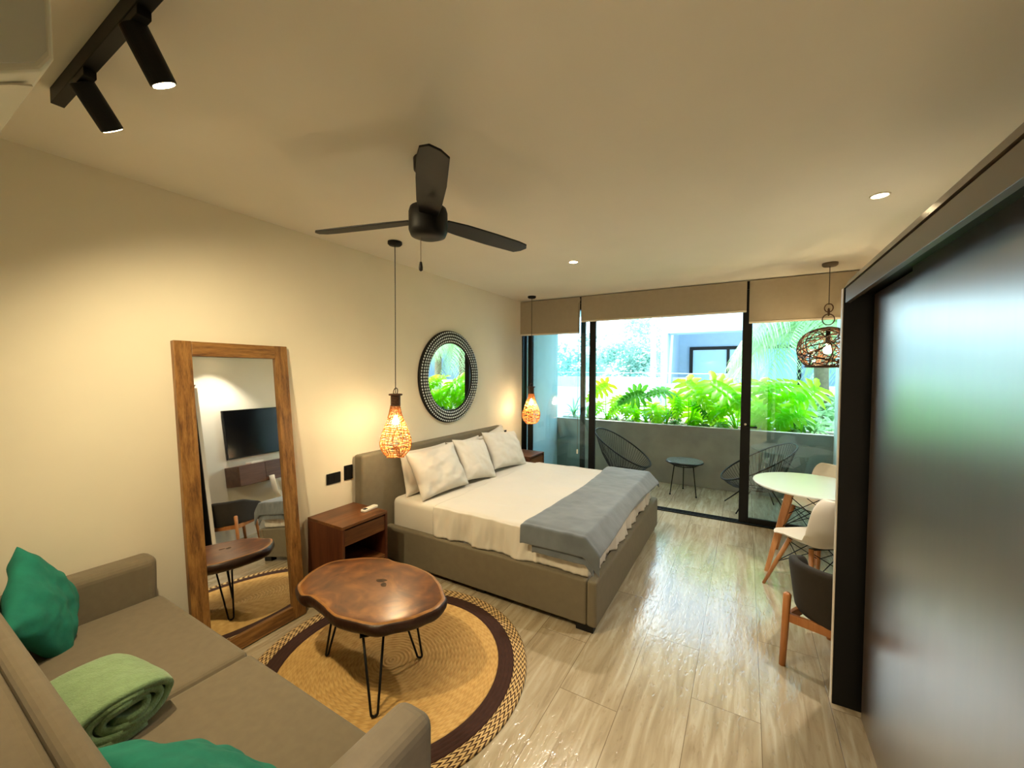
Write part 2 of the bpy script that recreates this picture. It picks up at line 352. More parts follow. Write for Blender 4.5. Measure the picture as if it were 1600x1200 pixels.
def thing(name, label, cat, loc=(0, 0, 0), rz=0, group=None):
    o = bpy.data.objects.new(name, None); COL.objects.link(o); o.empty_display_size = 0.05
    o.location = loc; o.rotation_euler = (0, 0, rz); o['label'] = label; o['category'] = cat
    if group: o['group'] = group
    WM[o.name] = Matrix.Translation(loc) @ Matrix.Rotation(rz, 4, 'Z'); return o
def tag(o, label, cat, group=None):
    o['label'] = label; o['category'] = cat
    if group: o['group'] = group
    return o
def dup(root, loc, rz, label, group=None):
    r = root.copy(); COL.objects.link(r); r.location = loc; r.rotation_euler = (0, 0, rz); r['label'] = label
    if group: r['group'] = group
    for ch in list(root.children):
        c = ch.copy(); COL.objects.link(c); c.parent = r
        for g in list(ch.children):
            d = g.copy(); COL.objects.link(d); d.parent = c
    return r
def struct(name, mb, m, **kw): return obj(name, mb, m, kind='structure', **kw)
def B(*a): return MB().box(*a)
def arc(cx, cy, r, a0, a1, n): return [(cx + r * cos(a0 + (a1 - a0) * i / n), cy + r * sin(a0 + (a1 - a0) * i / n)) for i in range(n + 1)]
def roundrect(w, h, r, n=5):
    p = []
    for cx, cy, a in ((w/2-r, h/2-r, 0), (-w/2+r, h/2-r, pi/2), (-w/2+r, -h/2+r, pi), (w/2-r, -h/2+r, 1.5*pi)): p += arc(cx, cy, r, a, a + pi/2, n)
    return p

H = 2.71; WY = 5.20; XR = 3.80
# ------------------------------------------------------------------ room shell
struct('floor', B(-0.15, 3.95, -2.6, 5.26, -0.12, 0), 'floor')
struct('ceiling', B(-0.6, 6.5, -2.6, 7.0, H, H + 0.2), 'ceiling')  # also roofs the balcony; widened past its sides to block the sun
struct('wall_left', B(-0.15, 0, -2.6, 5.27, 0, H), 'wall')
struct('wall_right', B(XR, XR + 0.15, -2.6, 5.27, 0, H), 'wall')
struct('wall_sofa_side', B(0, 2.3, -0.17, -0.02, 0, H), 'wall')
struct('wall_back', B(0, XR, -2.6, -2.45, 0, H), 'wall')
# balcony
struct('floor_balcony', B(-0.15, 3.95, 5.26, 7.3, -0.12, -0.001), 'floor')
struct('wall_balcony_left', B(-0.2, -0.03, 5.27, 6.5, 0, H), 'balwall')
struct('wall_balcony_right', B(XR + 0.02, XR + 0.2, 5.27, 6.5, 0, H), 'balwall')
struct('wall_parapet', B(-0.2, 4.0, 6.50, 6.60, 0, 0.895), 'concrete', bevel=0.004)
struct('wall_planter', B(-0.2, 4.0, 7.15, 7.25, -0.1, 0.86), 'concrete')
obj('planter_soil', MB().grid(lambda u, v: (-0.2 + 4.2*u, 6.6 + 0.55*v, 0.84 + 0.03*noise.noise(Vector((u*22, v*4, 0)))), 60, 10), 'soil', kind='stuff', smooth=True)

# ------------------------------------------------------------------ sliding window wall
def leaf(name, x0, x1, y, kind='structure', lw=0.075, rw=0.075, bot=0.07, m='black', t=0.04):
    root = obj(name, MB().box(x0, x0+lw, y, y+t, 0.02, 2.62).box(x1-rw, x1, y, y+t, 0.02, 2.62).box(x0+lw, x1-rw, y, y+t, 0.02, 0.02+bot).box(x0+lw, x1-rw, y, y+t, 2.54, 2.62), m, kind='structure', bevel=0.003)
    obj('glass_pane', B(x0+lw, x1-rw, y+t/2-0.004, y+t/2+0.004, 0.02+bot, 2.54), 'glass', root)
    return root
leaf('door_1', -0.02, 0.935, 5.225, lw=0.045, rw=0.065)
d2 = leaf('door_2', 0.085, 1.10, 5.165, lw=0.075, rw=0.085)
d3 = leaf('door_3', 2.79, 3.80, 5.165, lw=0.095, rw=0.06, bot=0.055)
hd = MB().box(2.825, 2.85, 5.135, 5.165, 1.06, 1.11).tube([(2.838, 5.13, 1.10), (2.95, 5.125, 1.10)], 0.008, 8)
obj('door_handle', hd, 'blackmetal', d3)
obj('lock_cylinder', MB().tube([(2.838, 5.166, 1.125), (2.838, 5.158, 1.125)], 0.012, 14), 'acwhite', d3)
struct('trim_1', MB().box(-0.075, 0.012, 5.14, 5.27, 0, 2.7).box(XR-0.02, XR+0.06, 5.14, 5.27, 0, 2.7), 'black')
struct('trim_2', MB().box(0, XR, 5.15, 5.27, 2.62, 2.71), 'black')
struct('trim_3', MB().box(0, XR, 5.150, 5.162, 0, 0.012).box(0, XR, 5.205, 5.218, 0, 0.012).box(0, XR, 5.255, 5.27, 0, 0.012).box(0, XR, 5.15, 5.27, 0, 0.004), 'black')

# roller blinds
for (x0, x1, zb, lab) in ((-0.0, 0.905, 2.215, 'narrow beige roller blind over the glass next to the bed wall'),
                          (0.925, 2.825, 2.36, 'wide beige roller blind rolled highest, above the open balcony doorway'),
                          (2.85, 3.795, 2.235, 'beige roller blind above the closed glass door by the dining table')):
    t = thing('roller_blind', lab, 'blind', ((x0+x1)/2, 5.09, zb), 0, 'beige roller blinds along the balcony glass')
    obj('fabric', B(x0, x1, 5.088, 5.092, zb+0.02, 2.70), 'blind', t)
    obj('bottom_bar', B(x0, x1, 5.080, 5.10, zb, zb+0.022), 'blindbar', t, bevel=0.004)
    obj('roller_tube', MB().tube([(x0+0.01, 5.115, 2.67), (x1-0.01, 5.115, 2.67)], 0.022, 14), 'blindbar', t, smooth=True)
    if x0 < 0.1:
        ch = MB().tube([(x1-0.012, 5.075, 2.62), (x1-0.012, 5.075, 0.66)], 0.003, 6)
        obj('chain', ch, 'taupe_metal', t)
        obj('chain_weight', B(x1-0.022, x1-0.002, 5.068, 5.082, 0.60, 0.66), 'white_plastic', t, bevel=0.003)

# ------------------------------------------------------------------ wall plates
def plate(y0, y1, z0, z1, lab, group, gang):
    t = thing('wall_plate', lab, 'socket', (0.0, (y0+y1)/2, (z0+z1)/2), 0, group)
    obj('cover_plate', B(0.0, 0.009, y0, y1, z0, z1), 'black', t, bevel=0.003)
    ins = MB()
    for k in range(gang):
        if y1-y0 > z1-z0: a = y0 + 0.012 + (y1-y0-0.024)*k/gang; ins.box(0.009, 0.0115, a+0.002, a+(y1-y0-0.024)/gang-0.002, z0+0.018, z1-0.018)
        else: ins.box(0.009, 0.0115, y0+0.018, y1-0.018, z0+0.014, z1-0.014)
    obj('insert', ins, 'blackmetal', t, bevel=0.001)
plate(1.965, 2.09, 0.80, 0.885, 'wide black double socket plate on the wall above the nightstand with the remote', 'black wall plates', 2)
plate(2.125, 2.205, 0.80, 0.92, 'upright black switch plate on the wall just left of the headboard', 'black wall plates', 1)
plate(4.60, 4.70, 0.81, 0.90, 'small black socket plate on the wall beyond the headboard near the window', 'black wall plates', 1)

# ------------------------------------------------------------------ leaning mirror
ta = Vector((0.03, 0, 1.86)); 
YM0, YM1 = 0.995, 1.655
tilt = 0.10
t = thing('leaning_mirror', 'tall rectangular mirror in a thick striped brown wood frame leaning on the wall', 'mirror', (0.187, (YM0+YM1)/2, 0), 0.032)
Lr = 1.875; w = YM1 - YM0; fwd = 0.088
def mloc(mb):
    R = Matrix.Rotation(-tilt, 4, 'Y'); mb.v = [tuple(R @ Vector(v)) for v in mb.v]; return mb
obj('frame_side', mloc(MB().box(0, 0.035, -w/2, -w/2+fwd, 0.003, Lr)), 'zebra', t, local=True, bevel=0.003)
obj('frame_side', mloc(MB().box(0, 0.035, w/2-fwd, w/2, 0.003, Lr)), 'zebra', t, local=True, bevel=0.003)
obj('frame_rail', mloc(MB().box(0, 0.034, -w/2+fwd, w/2-fwd, Lr-fwd, Lr-0.001)), 'zebra_h', t, local=True, bevel=0.003)
obj('frame_rail', mloc(MB().box(0, 0.034, -w/2+fwd, w/2-fwd, 0.004, fwd)), 'zebra_h', t, local=True, bevel=0.003)
obj('mirror_glass', mloc(MB().box(0.004, 0.018, -w/2+fwd-0.004, w/2-fwd+0.004, fwd-0.004, Lr-fwd+0.004)), 'mirror', t, local=True)

# ------------------------------------------------------------------ round mirror
CY, CZ = 3.485, 1.64
t = thing('round_mirror', 'round wall mirror with a dark frame studded with rings of pearly inlay above the bed', 'mirror', (0, CY, CZ))
rot = Matrix.Translation((0, CY, CZ)) @ Matrix.Rotation(pi/2, 4, 'Y')
def onwall(mb): mb.v = [tuple(rot @ Vector(v)) for v in mb.v]; return mb
obj('frame', onwall(MB().lathe([(0.36, 0.0), (0.502, 0.0), (0.506, 0.012), (0.500, 0.030), (0.47, 0.040), (0.40, 0.034), (0.372, 0.028), (0.366, 0.02), (0.36, 0.0)], 72)), 'blackmetal', t, smooth=True)
ml = MB()
for rr, zz, n in ((0.484, 0.035, 96), (0.452, 0.039, 90), (0.420, 0.036, 84), (0.390, 0.032, 78)):
    for k in range(n):
        a = 2*pi*(k + (0.5 if n in (90, 78) else 0))/n; c = Vector((rr*cos(a), rr*sin(a), zz)); u = Vector((cos(a), sin(a), 0)); v = Vector((-sin(a), cos(a), 0))
        vs = [c + u*0.010*cos(q) + v*0.0115*sin(q) for q in [2*pi*i/8 for i in range(8)]] + [c + u*0.005*cos(q) + v*0.006*sin(q) + Vector((0,0,0.005)) for q in [2*pi*i/8 for i in range(8)]]
        ml.add(vs, [(i, (i+1)%8, 8+(i+1)%8, 8+i) for i in range(8)] + [tuple(range(8, 16))])
obj('inlay', onwall(ml), 'pearl', t, smooth=True)
obj('mirror_glass', onwall(MB().lathe([(0, 0.012), (0.366, 0.012), (0.366, 0.02), (0, 0.02)], 64)), 'mirror', t)

# ------------------------------------------------------------------ bed
t = thing('bed', 'low double bed frame and headboard upholstered in grey-brown fabric', 'bed', (1.0, 3.48, 0))
hb = MB()
def hbf(u, v): pass
obj('headboard', B(0.012, 0.112, 2.215, 4.44, 0.02, 1.0), 'bedfab', t, bevel=0.02, seg=3)
obj('side_rail', B(0.112, 1.965, 2.46, 2.52, 0.045, 0.345), 'bedfab', t, bevel=0.014, seg=3)
obj('side_rail', B(0.112, 1.965, 4.445, 4.505, 0.045, 0.345), 'bedfab', t, bevel=0.014, seg=3)
obj('footboard', B(1.968, 2.035, 2.455, 4.51, 0.045, 0.348), 'bedfab', t, bevel=0.018, seg=3)
obj('slat_base', B(0.112, 1.965, 2.52, 4.445, 0.14, 0.20), 'dark_fabric', t)
for x, y in ((1.93, 2.50), (1.93, 4.46), (0.3, 2.52), (0.3, 4.44), (1.1, 2.53)):
    obj('foot', MB().box(x-0.04, x+0.08 if x > 1.5 else x+0.04, y-0.03, y+0.03, 0, 0.055), 'blackmetal', t, bevel=0.004)

def fbm(x, y, z=0.0, oct=3):
    s = 0; a = 1; f = 1
    for _ in range(oct): s += a * noise.noise(Vector((x*f, y*f, z*f))); a *= 0.5; f *= 2.1
    return s
MX0, MX1, MY0, MY1, MTOP = 0.118, 1.955, 2.53, 4.435, 0.575
def drape(x0, x1, y0, y1, ztop, zbot, offs, wav, nx, ny, nd, left=True, foot=True, seed=0.0, zb_fn=None, headdrop=False):
    """cloth over the mattress: top plus sides that hang with rounded shoulders and soft folds"""
    mb = MB()
    # parameterise across Y: s in [0,1] -> side-, top, side+
    drop = ztop - zbot; rad = 0.05
    def cross(s, length, lo, hi):
        total = drop*2 + length; d = s * total
        if d < drop: q = drop - d; pos = lo; z = -q
        elif d > drop + length: q = d - drop - length; pos = hi; z = -q
        else: q = 0; pos = lo + (d - drop); z = 0
        # round shoulder
        e = min(pos - lo, hi - pos)
        if z == 0 and e < rad: z = -(rad - sqrt(max(0, rad*rad - (rad-e)**2))) * 0.6
        return pos, z, q
    rows = []
    for j in range(ny):
        s = j/(ny-1); pos, z, q = cross(s, y1-y0, y0, y1); sgn = -1 if s < 0.5 else 1
        row = []
        tx = (x1 - x0); ftot = tx + (drop if foot else 0)
        for i in range(nx):
            d = ftot * i/(nx-1)
            if d > tx: x = x1; zf = -(d - tx)
            else:
                x = x0 + d; zf = 0
                e = x1 - x
                if foot and e < rad: zf = -(rad - sqrt(max(0, rad*rad - (rad-e)**2))) * 0.6
            zz = ztop + (max(z, -drop) if z < zf else zf)
            hang = max(-z, -zf)
            fo = max(0, hang - 0.02) / max(drop, 0.01)
            wy = (0.010 + 0.022*fo) * wav * (0.5 + fbm(x*7 + seed, seed + 3 + hang*2, 0.3)) if z < -0.0 else 0
            wx = (0.010 + 0.018*fo) * wav * (0.5 + fbm(pos*8 + seed, seed + 8 + hang*2, 0.7)) if zf < -0.0 else 0
            px = x + (offs*min(1, hang*20) + wx if zf < 0 else 0)
            py = pos + sgn*(offs*min(1, hang*20) + wy if z < 0 else 0)
            zz += 0.006*wav*fbm(x*3 + seed, pos*4 + seed, 1.0) * (1 if hang < 0.03 else 0.2)
            if zb_fn is not None and hang > drop*0.96: zz += zb_fn(px, py)
            row.append((px, py, zz))
        rows.append(row)
    mb.grid(lambda u, v: rows[int(round(v*(ny-1)))][int(round(u*(nx-1)))], nx, ny)
    return mb
t = thing('mattress', 'thick white mattress under a fitted sheet resting inside the bed frame', 'mattress', (1.0, 3.48, 0.2))
mm = MB().box(MX0, MX1, MY0, MY1, 0.20, MTOP)
obj('mattress_body', mm, 'linen', t, bevel=0.05, seg=4, smooth=True)
fs = obj('bed_sheet', drape(0.62, MX1+0.004, MY0-0.004, MY1+0.004, MTOP+0.008, 0.352, 0.006, 1.7, 150, 190, 0, seed=2.0), 'linen', smooth=True, solid=0.003)
tag(fs, 'loose white top sheet draped over the mattress with rumpled sides', 'sheet')

# folded throw on the foot of the bed
def blanket(x0, x1, zt, zn, seed, ystart, yend, nx=50, ny=150):
    rows = []; drop = zt - zn; yl = ystart; length = yend - yl
    mb = MB()
    def f(u, v):
        d = v * (drop + length + 0.05)
        if d < drop: y = yl - 0.022 - 0.012*(drop-d)/drop; z = zt - (drop - d)
        elif d > drop + length: y = yend + 0.015; z = zt - (d - drop - length)
        else:
            y = yl + (d - drop); z = zt
            e = y - yl
            if e < 0.05: z -= (0.05 - sqrt(max(0, 0.0025 - (0.05-e)**2)))*0.5; y -= 0.02*(1-e/0.05)
        xa = x0 + 0.03*sin(y*2.1+seed) ; xb = x1 + 0.012*sin(y*3+seed)
        x = xa + (xb - xa)*u
        e = min(u, 1-u)*(xb-xa)
        if e < 0.02: z -= 0.010*(1-e/0.02)
        if x > 1.955: z -= min(0.12, (x-1.955)*1.0)
        z += 0.006*fbm(x*4+seed, y*4, 0.0)*(1 if d > drop else 0.3)
        if d <= drop + 0.03: y += -0.010*fbm(x*8+seed, z*5, 2.0)
        return (x, y, z)
    mb.grid(f, nx, ny); return mb
t = thing('throw_blanket', 'folded slate grey fleece blanket lying across the foot of the bed', 'blanket', (1.75, 3.4, 0.6))
obj('top_layer', blanket(1.50, 2.045, 0.632, 0.50, 0.4, 2.475, 4.435), 'slate', t, smooth=True, solid=0.014, sub=1)
obj('under_layer', blanket(1.535, 2.02, 0.606, 0.445, 2.7, 2.49, 4.43), 'slate', t, smooth=True, solid=0.014, sub=1)

def pillow_mb(w, h, th, seed=0.0, n=30, wr=1.0):
    mb = MB()
    def f(side):
        def g(u, v):
            a, b = 2*u-1, 2*v-1
            ex, ey = 1 - 0.075*(1-abs(b)**2.2)*1.0, 1 - 0.075*(1-abs(a)**2.2)
            k = max(0.0, (1-abs(a)**2.6)*(1-abs(b)**2.6))**0.52
            z = side*(th/2*k) + 0.003
            wrn = fbm(a*2.6+seed, b*2.6-seed, seed) * 0.010 * wr
            crn = 0.006*wr*sin((a+b)*9+seed)*(abs(a*b))**1.2 + 0.005*wr*sin((a-b)*11+seed*2)*(abs(a*b))
            z += side*(wrn + crn)*min(1, k*2)
            return (a*w/2*ex, b*h/2*ey, z)
        return g
    mb.grid(f(1), n, n); mb.grid(f(-1), n, n); return mb
def cushion(name, w, h, th, m, lab, cat, M4, group=None, seed=0.0, wr=1.0):
    mb = pillow_mb(w, h, th, seed, wr=wr)
    o = obj(name, mb, m, smooth=True)
    bm = bmesh.new(); bm.from_mesh(o.data); bmesh.ops.remove_doubles(bm, verts=bm.verts[:], dist=0.0012); bmesh.ops.recalc_face_normals(bm, faces=bm.faces[:]); bm.to_mesh(o.data); bm.free()
    o.matrix_world = M4; WM[o.name] = M4
    md = o.modifiers.new('sub', 'SUBSURF'); md.levels = 1; md.render_levels = 1
    return tag(o, lab, cat, group)
def pose(c, normal, up=(0, 0, 1), roll=0.0):
    n = Vector(normal).normalized(); x = Vector(up).cross(n).normalized(); y = n.cross(x)
    Mx = Matrix((x, y, n)).transposed().to_4x4() @ Matrix.Rotation(roll, 4, 'Z'); Mx.translation = Vector(c); return Mx
PG = 'white pillows at the head of the bed'
cushion('pillow', 0.62, 0.42, 0.16, 'linen', 'white pillow upright against the headboard, behind the one nearest the nightstand with the remote', 'pillow', pose((0.215, 2.88, 0.775), (1, -0.06, 0.25)), PG, 1.0)
cushion('pillow', 0.62, 0.46, 0.17, 'linen', 'creased white pillow in front, nearest the nightstand with the remote', 'pillow', pose((0.375, 2.86, 0.785), (1, -0.10, 0.55), roll=0.03), PG, 4.2, 1.5)
cushion('pillow', 0.60, 0.42, 0.15, 'linen', 'white pillow lying behind the middle pillow with only its top edge showing', 'pillow', pose((0.215, 3.52, 0.765), (1, 0, 0.3)), PG, 2.1)
cushion('pillow', 0.50, 0.46, 0.16, 'linen', 'white pillow in the middle with one corner pointing up', 'pillow', pose((0.40, 3.40, 0.785), (1, -0.06, 0.6), roll=-0.14), PG, 5.6, 1.5)
cushion('pillow', 0.60, 0.42, 0.15, 'linen', 'white pillow upright against the headboard end, behind the pillow nearest the window', 'pillow', pose((0.215, 4.08, 0.79), (1, 0.0, 0.3), roll=0.16), PG, 3.3)
cushion('pillow', 0.66, 0.46, 0.17, 'linen', 'plump white pillow in front, nearest the window', 'pillow', pose((0.385, 4.03, 0.785), (1, -0.05, 0.55), roll=-0.10), PG, 6.4, 1.5)

# ------------------------------------------------------------------ nightstands
def nightstand(lab, loc, group, w=0.43, d=0.40, h=0.60):
    t = thing('nightstand', lab, 'nightstand', loc, 0, group)
    y0, y1 = -w/2, w/2; x0, x1 = 0, d; b = 0.022
    obj('top', MB().box(x0, x1, y0, y1, h-b, h), 'walnut', t, local=True, bevel=0.002)
    obj('side_panel', MB().box(x0, x1, y0, y0+b, 0, h-b), 'walnut_v', t, local=True, bevel=0.002)
    obj('side_panel', MB().box(x0, x1, y1-b, y1, 0, h-b), 'walnut_v', t, local=True, bevel=0.002)
    obj('back_panel', MB().box(x0, x0+0.01, y0+b, y1-b, 0, h-b), 'walnut_v', t, local=True)
    obj('shelf', MB().box(x0+0.01, x1-0.004, y0+b, y1-b, 0.235, 0.26), 'walnut', t, local=True, bevel=0.002)
    obj('bottom_panel', MB().box(x0+0.01, x1-0.004, y0+b, y1-b, 0.0, 0.03), 'walnut', t, local=True, bevel=0.002)
    obj('drawer', MB().box(x0+0.02, x1-0.006, y0+b+0.002, y1-b-0.002, h-b-0.125, h-b-0.012), 'walnut', t, local=True, bevel=0.002)
    return t
nightstand('red-brown wooden nightstand with drawer and open shelf beside the leaning mirror', (0.012, 2.005, 0), 'wooden nightstands', w=0.41)
nightstand('red-brown wooden nightstand on the window side of the bed, mostly hidden', (0.012, 4.76, 0), 'wooden nightstands', w=0.42, d=0.44, h=0.60)
t = thing('remote_control', 'small white remote control lying on the nightstand', 'remote', (0.27, 2.155, 0.60), radians(96))
obj('body', MB().prism(roundrect(0.15, 0.05, 0.015), 0.0, 0.018), 'white_plastic', t, local=True, bevel=0.004)
obj('display', MB().prism([(x-0.045, y) for x, y in roundrect(0.035, 0.03, 0.006)], 0.018, 0.0195), 'blackmetal', t, local=True)

# ------------------------------------------------------------------ rug
t = thing('rug', 'round braided jute rug with a dark brown ring under the wooden coffee table', 'rug', (1.08, 1.63, 0))
def rugring(ra, rb, base, zc):
    prof = [(ra, 0.001)]; n = max(1, round((rb-ra)/0.0225)); st = (rb-ra)/n
    for i in range(n):
        for k in range(5): q = k/4; prof.append((ra + st*(i+q), base + 0.0045*sin(pi*q)))
    prof.append((rb, 0.001)); return MB().lathe(prof, 128)
obj('centre', rugring(0.0, 0.622, 0.008, 0), 'rug1', t, local=True, smooth=True)
obj('dark_ring', rugring(0.622, 0.712, 0.009, 0), 'rug2', t, local=True, smooth=True)
obj('braided_border', rugring(0.712, 0.785, 0.009, 0), 'rug3', t, local=True, smooth=True)

# ------------------------------------------------------------------ coffee table
TOPO = [(0.621,1.342),(0.571,1.404),(0.53,1.497),(0.52,1.628),(0.621,1.751),(0.781,1.847),(0.87,1.848),(1.005,1.867),(1.17,1.851),(1.299,1.796),(1.409,1.711),(1.448,1.669),(1.463,1.589),(1.443,1.518),(1.412,1.45),(1.355,1.381),(1.296,1.322),(1.197,1.293),(1.09,1.271),(1.021,1.273),(0.917,1.297),(0.783,1.316),(0.725,1.297)]
tcx, tcy = 0.995, 1.56
t = thing('coffee_table', 'live-edge wooden slab coffee table on black hairpin legs standing on the rug', 'table', (tcx, tcy, 0.012))
pl = [Vector((x-tcx, y-tcy, 0)) for x, y in TOPO]
dense = []
for i in range(len(pl)):
    a, b, c, d = pl[i-1], pl[i], pl[(i+1)%len(pl)], pl[(i+2)%len(pl)]
    for k in range(6):
        q = k/6; dense.append(0.5*((2*b) + (c-a)*q + (2*a-5*b+4*c-d)*q*q + (3*b-a-3*c+d)*q*q*q))
nD = len(dense); rows = []
rngs = [(0.0, 0.448), (0.30, 0.448), (0.6, 0.448), (0.86, 0.448), (0.945, 0.448), (0.99, 0.445), (1.005, 0.436), (1.015, 0.42), (1.01, 0.40), (0.975, 0.385), (0.93, 0.374), (0.6, 0.372), (0.0, 0.372)]
def slabv(i, j):
    s, z = rngs[j]; p = dense[i % nD]
    wob = 1.0
    if 6 <= j <= 10: wob += 0.018*fbm(p.x*9, p.y*9, z*14)
    if 3 <= j <= 5: wob += 0.006*fbm(p.x*16, p.y*16, 5)
    return (p.x*s*wob, p.y*s*wob, z)
mb = MB()
vs = [slabv(i, j) for i in range(nD) for j in range(len(rngs))]; fs = []; ms = []
nr = len(rngs)
for i in range(nD):
    for j in range(nr-1):
        a = i*nr+j; b = ((i+1) % nD)*nr+j; mb.f.append((a, b, b+1, a+1)); mb.m.append(0 if j < 4 else (2 if j < 5 else 1))
mb.v = vs
slab = obj('tabletop', mb, ['slab', 'slabbark', 'slabrim'], t, local=True, smooth=True)
hol = MB()
for (hx, hy, s1, s2, an) in ((0.0, 0.07, 0.032, 0.018, 0.5), (0.045, 0.045, 0.024, 0.016, -0.6)):
    hol.prism([(hx + cos(an)*s1*cos(q)*(1+0.2*sin(3*q)) - sin(an)*s2*sin(q), hy + sin(an)*s1*cos(q) + cos(an)*s2*sin(q)) for q in [2*pi*k/16 for k in range(16)]], 0.4478, 0.4492)
obj('knot_hole', hol, MT['soil'], t, local=True)
for fx, fy, k in ((0.728, 1.459, 0), (1.304, 1.308, 1), (1.208, 1.735, 2)):
    fx -= tcx; fy -= tcy
    if k == 2: fx, fy = 0.215, 0.16
    d = Vector((fx, fy, 0)).normalized(); perp = Vector((-d.y, d.x, 0)); topc = Vector((fx, fy, 0.372)) - d*0.085
    if k == 2: perp = Vector((0.93, 0.36, 0))
    pts = [topc + perp*0.05]; bot = Vector((fx, fy, 0.006))
    for q in range(9):
        a = pi*q/8; pts.append(bot + perp*0.016*cos(a) + Vector((0, 0, 0.016 - 0.016*sin(a))))
    pts.append(topc - perp*0.05)
    leg = obj('leg', MB().tube(pts, 0.0062, 8), 'blackmetal', t, local=True, smooth=True)
    obj('mounting_plate', MB().beam(topc + perp*0.065 - Vector((0,0,0.002)), topc - perp*0.065 - Vector((0,0,0.002)), 0.045, 0.004), 'blackmetal', leg, local=True)

# ------------------------------------------------------------------ sofa
t = thing('sofa', 'grey-brown fabric sofa with two seat cushions and low square arms against the wall', 'sofa', (1.05, 0.45, 0))
obj('base', B(0.15, 1.99, 0.06, 0.86, 0.10, 0.34), 'sofa', t, bevel=0.02)
def armmb(x0, x1): return MB().box(x0, x1, 0.04, 0.875, 0.08, 0.715)
obj('armrest', armmb(0.012, 0.148), 'sofa', t, bevel=0.045, seg=5, smooth=False)
obj('armrest', armmb(1.937, 2.078), 'sofa', t, bevel=0.045, seg=5)
obj('backrest', B(0.148, 1.937, 0.0, 0.24, 0.10, 0.835), 'sofa', t, bevel=0.03, seg=4)
def seatc(x0, x1):
    mb = MB(); mb.box(x0, x1, 0.22, 0.885, 0.345, 0.505); return mb
obj('seat_cushion', seatc(0.150, 1.028), 'sofa', t, bevel=0.028, seg=4)
obj('seat_cushion', seatc(1.032, 1.935), 'sofa', t, bevel=0.028, seg=4)
obj('back_cushion', B(0.152, 1.935, 0.235, 0.295, 0.50, 0.85), 'sofa', t, bevel=0.025, seg=4)
for x, y in ((0.10, 0.12), (2.0, 0.12), (0.10, 0.80), (2.0, 0.80)): obj('leg', MB().lathe([(0.018, 0), (0.024, 0.105)], 16, (x, y, 0)), 'blackmetal', t, smooth=True)
TG = 'teal cushions on the sofa'
cushion('cushion', 0.41, 0.41, 0.14, 'teal', 'teal scatter cushion standing on one corner in the wall end of the sofa', 'cushion', pose((0.262, 0.44, 0.685), (0.42, 0.80, 0.28), roll=radians(36)), TG, 1.3, 1.2)
cushion('cushion', 0.46, 0.46, 0.15, 'teal', 'teal scatter cushion at the bottom edge of the photo beside the rolled green throw', 'cushion', pose((1.665, 0.465, 0.625), (-0.12, 0.72, 0.72), roll=radians(6)), TG, 2.6, 1.2)
# rolled sage throw
def spiral(turns=3.2, a=0.155, b=0.078, th=0.024, n=120):
    out = []
    for i in range(n+1):
        q = i/n; an = -0.6*pi + turns*2*pi*q; k = 1 - 0.30*turns*q*0.75
        out.append((a*k*cos(an), b*k*sin(an)))
    return out
sp = spiral(); mb = MB(); LW = 0.30
def rollf(u, v):
    i = min(len(sp)-1, int(round(u*(len(sp)-1)))); x, z = sp[i]
    y = (v-0.5)*LW; e = abs(v-0.5)*2
    k = 1 - 0.10*e**4; wob = 0.006*fbm(x*12, y*10, z*12)
    return (x*k + wob, y + 0.01*sin(i*0.35), z*k + 0.09 + wob - 0.0)
mb.grid(rollf, len(sp), 24)
o = obj('rolled_throw', mb, 'sage', smooth=True, solid=0.022)
o.location = (0.985, 0.45, 0.502); o.rotation_euler = (0, 0, radians(-82))
tag(o, 'sage green fleece throw rolled up on the sofa seat', 'throw')

# ------------------------------------------------------------------ wardrobe
t = thing('wardrobe', 'tall dark brown wardrobe with sliding doors and a black end panel', 'wardrobe', (3.52, 1.0, 0))
WE = 2.575
obj('end_panel', B(3.249, 3.79, WE, WE+0.045, 0, 2.125), 'black', t, bevel=0.001)
obj('lit_edge', B(3.2455, 3.249, WE+0.004, WE+0.045, 0.0, 2.125), 'blindbar', t)  # pale colour paints window light along the black panel's edge
obj('end_panel', B(3.30, 3.79, -1.2, -1.16, 0, 2.10), 'black', t)
cm = MB(); cm.add([(3.249, -1.2, 2.125), (3.79, -1.2, 2.125), (3.79, WE+0.01, 2.125), (3.249, WE+0.01, 2.125), (3.275, -1.2, 2.172), (3.79, -1.2, 2.172), (3.79, WE+0.05, 2.172), (3.275, WE+0.05, 2.172)],
       [(3,2,1,0),(4,5,6,7),(0,1,5,4),(1,2,6,5),(2,3,7,6),(3,0,4,7)])
obj('top_board', cm, 'fascia', t)
obj('fascia', B(3.252, 3.272, -1.2, WE-0.02, 2.048, 2.118), 'fascia', t, bevel=0.001)
obj('door_track', B(3.28, 3.42, -1.2, WE, 2.085, 2.12), 'black', t)
obj('back_panel', B(3.76, 3.79, -1.16, WE, 0, 2.10), 'black', t)
obj('door', B(3.345, 3.370, 0.55, 1.985, 0.012, 2.10), 'veneer', t, bevel=0.0015)
obj('door', B(3.353, 3.378, 1.989, 2.515, 0.012, 2.075), 'veneer', t, bevel=0.0015)
obj('door', B(3.378, 3.402, -1.15, 0.60, 0.012, 2.10), 'veneer', t, bevel=0.0015)
obj('door_edge', B(3.362, 3.402, 2.516, 2.526, 0.012, 2.07), 'fascia', t)
obj('plinth', B(3.40, 3.76, -1.16, WE, 0.0, 0.06), 'black', t)

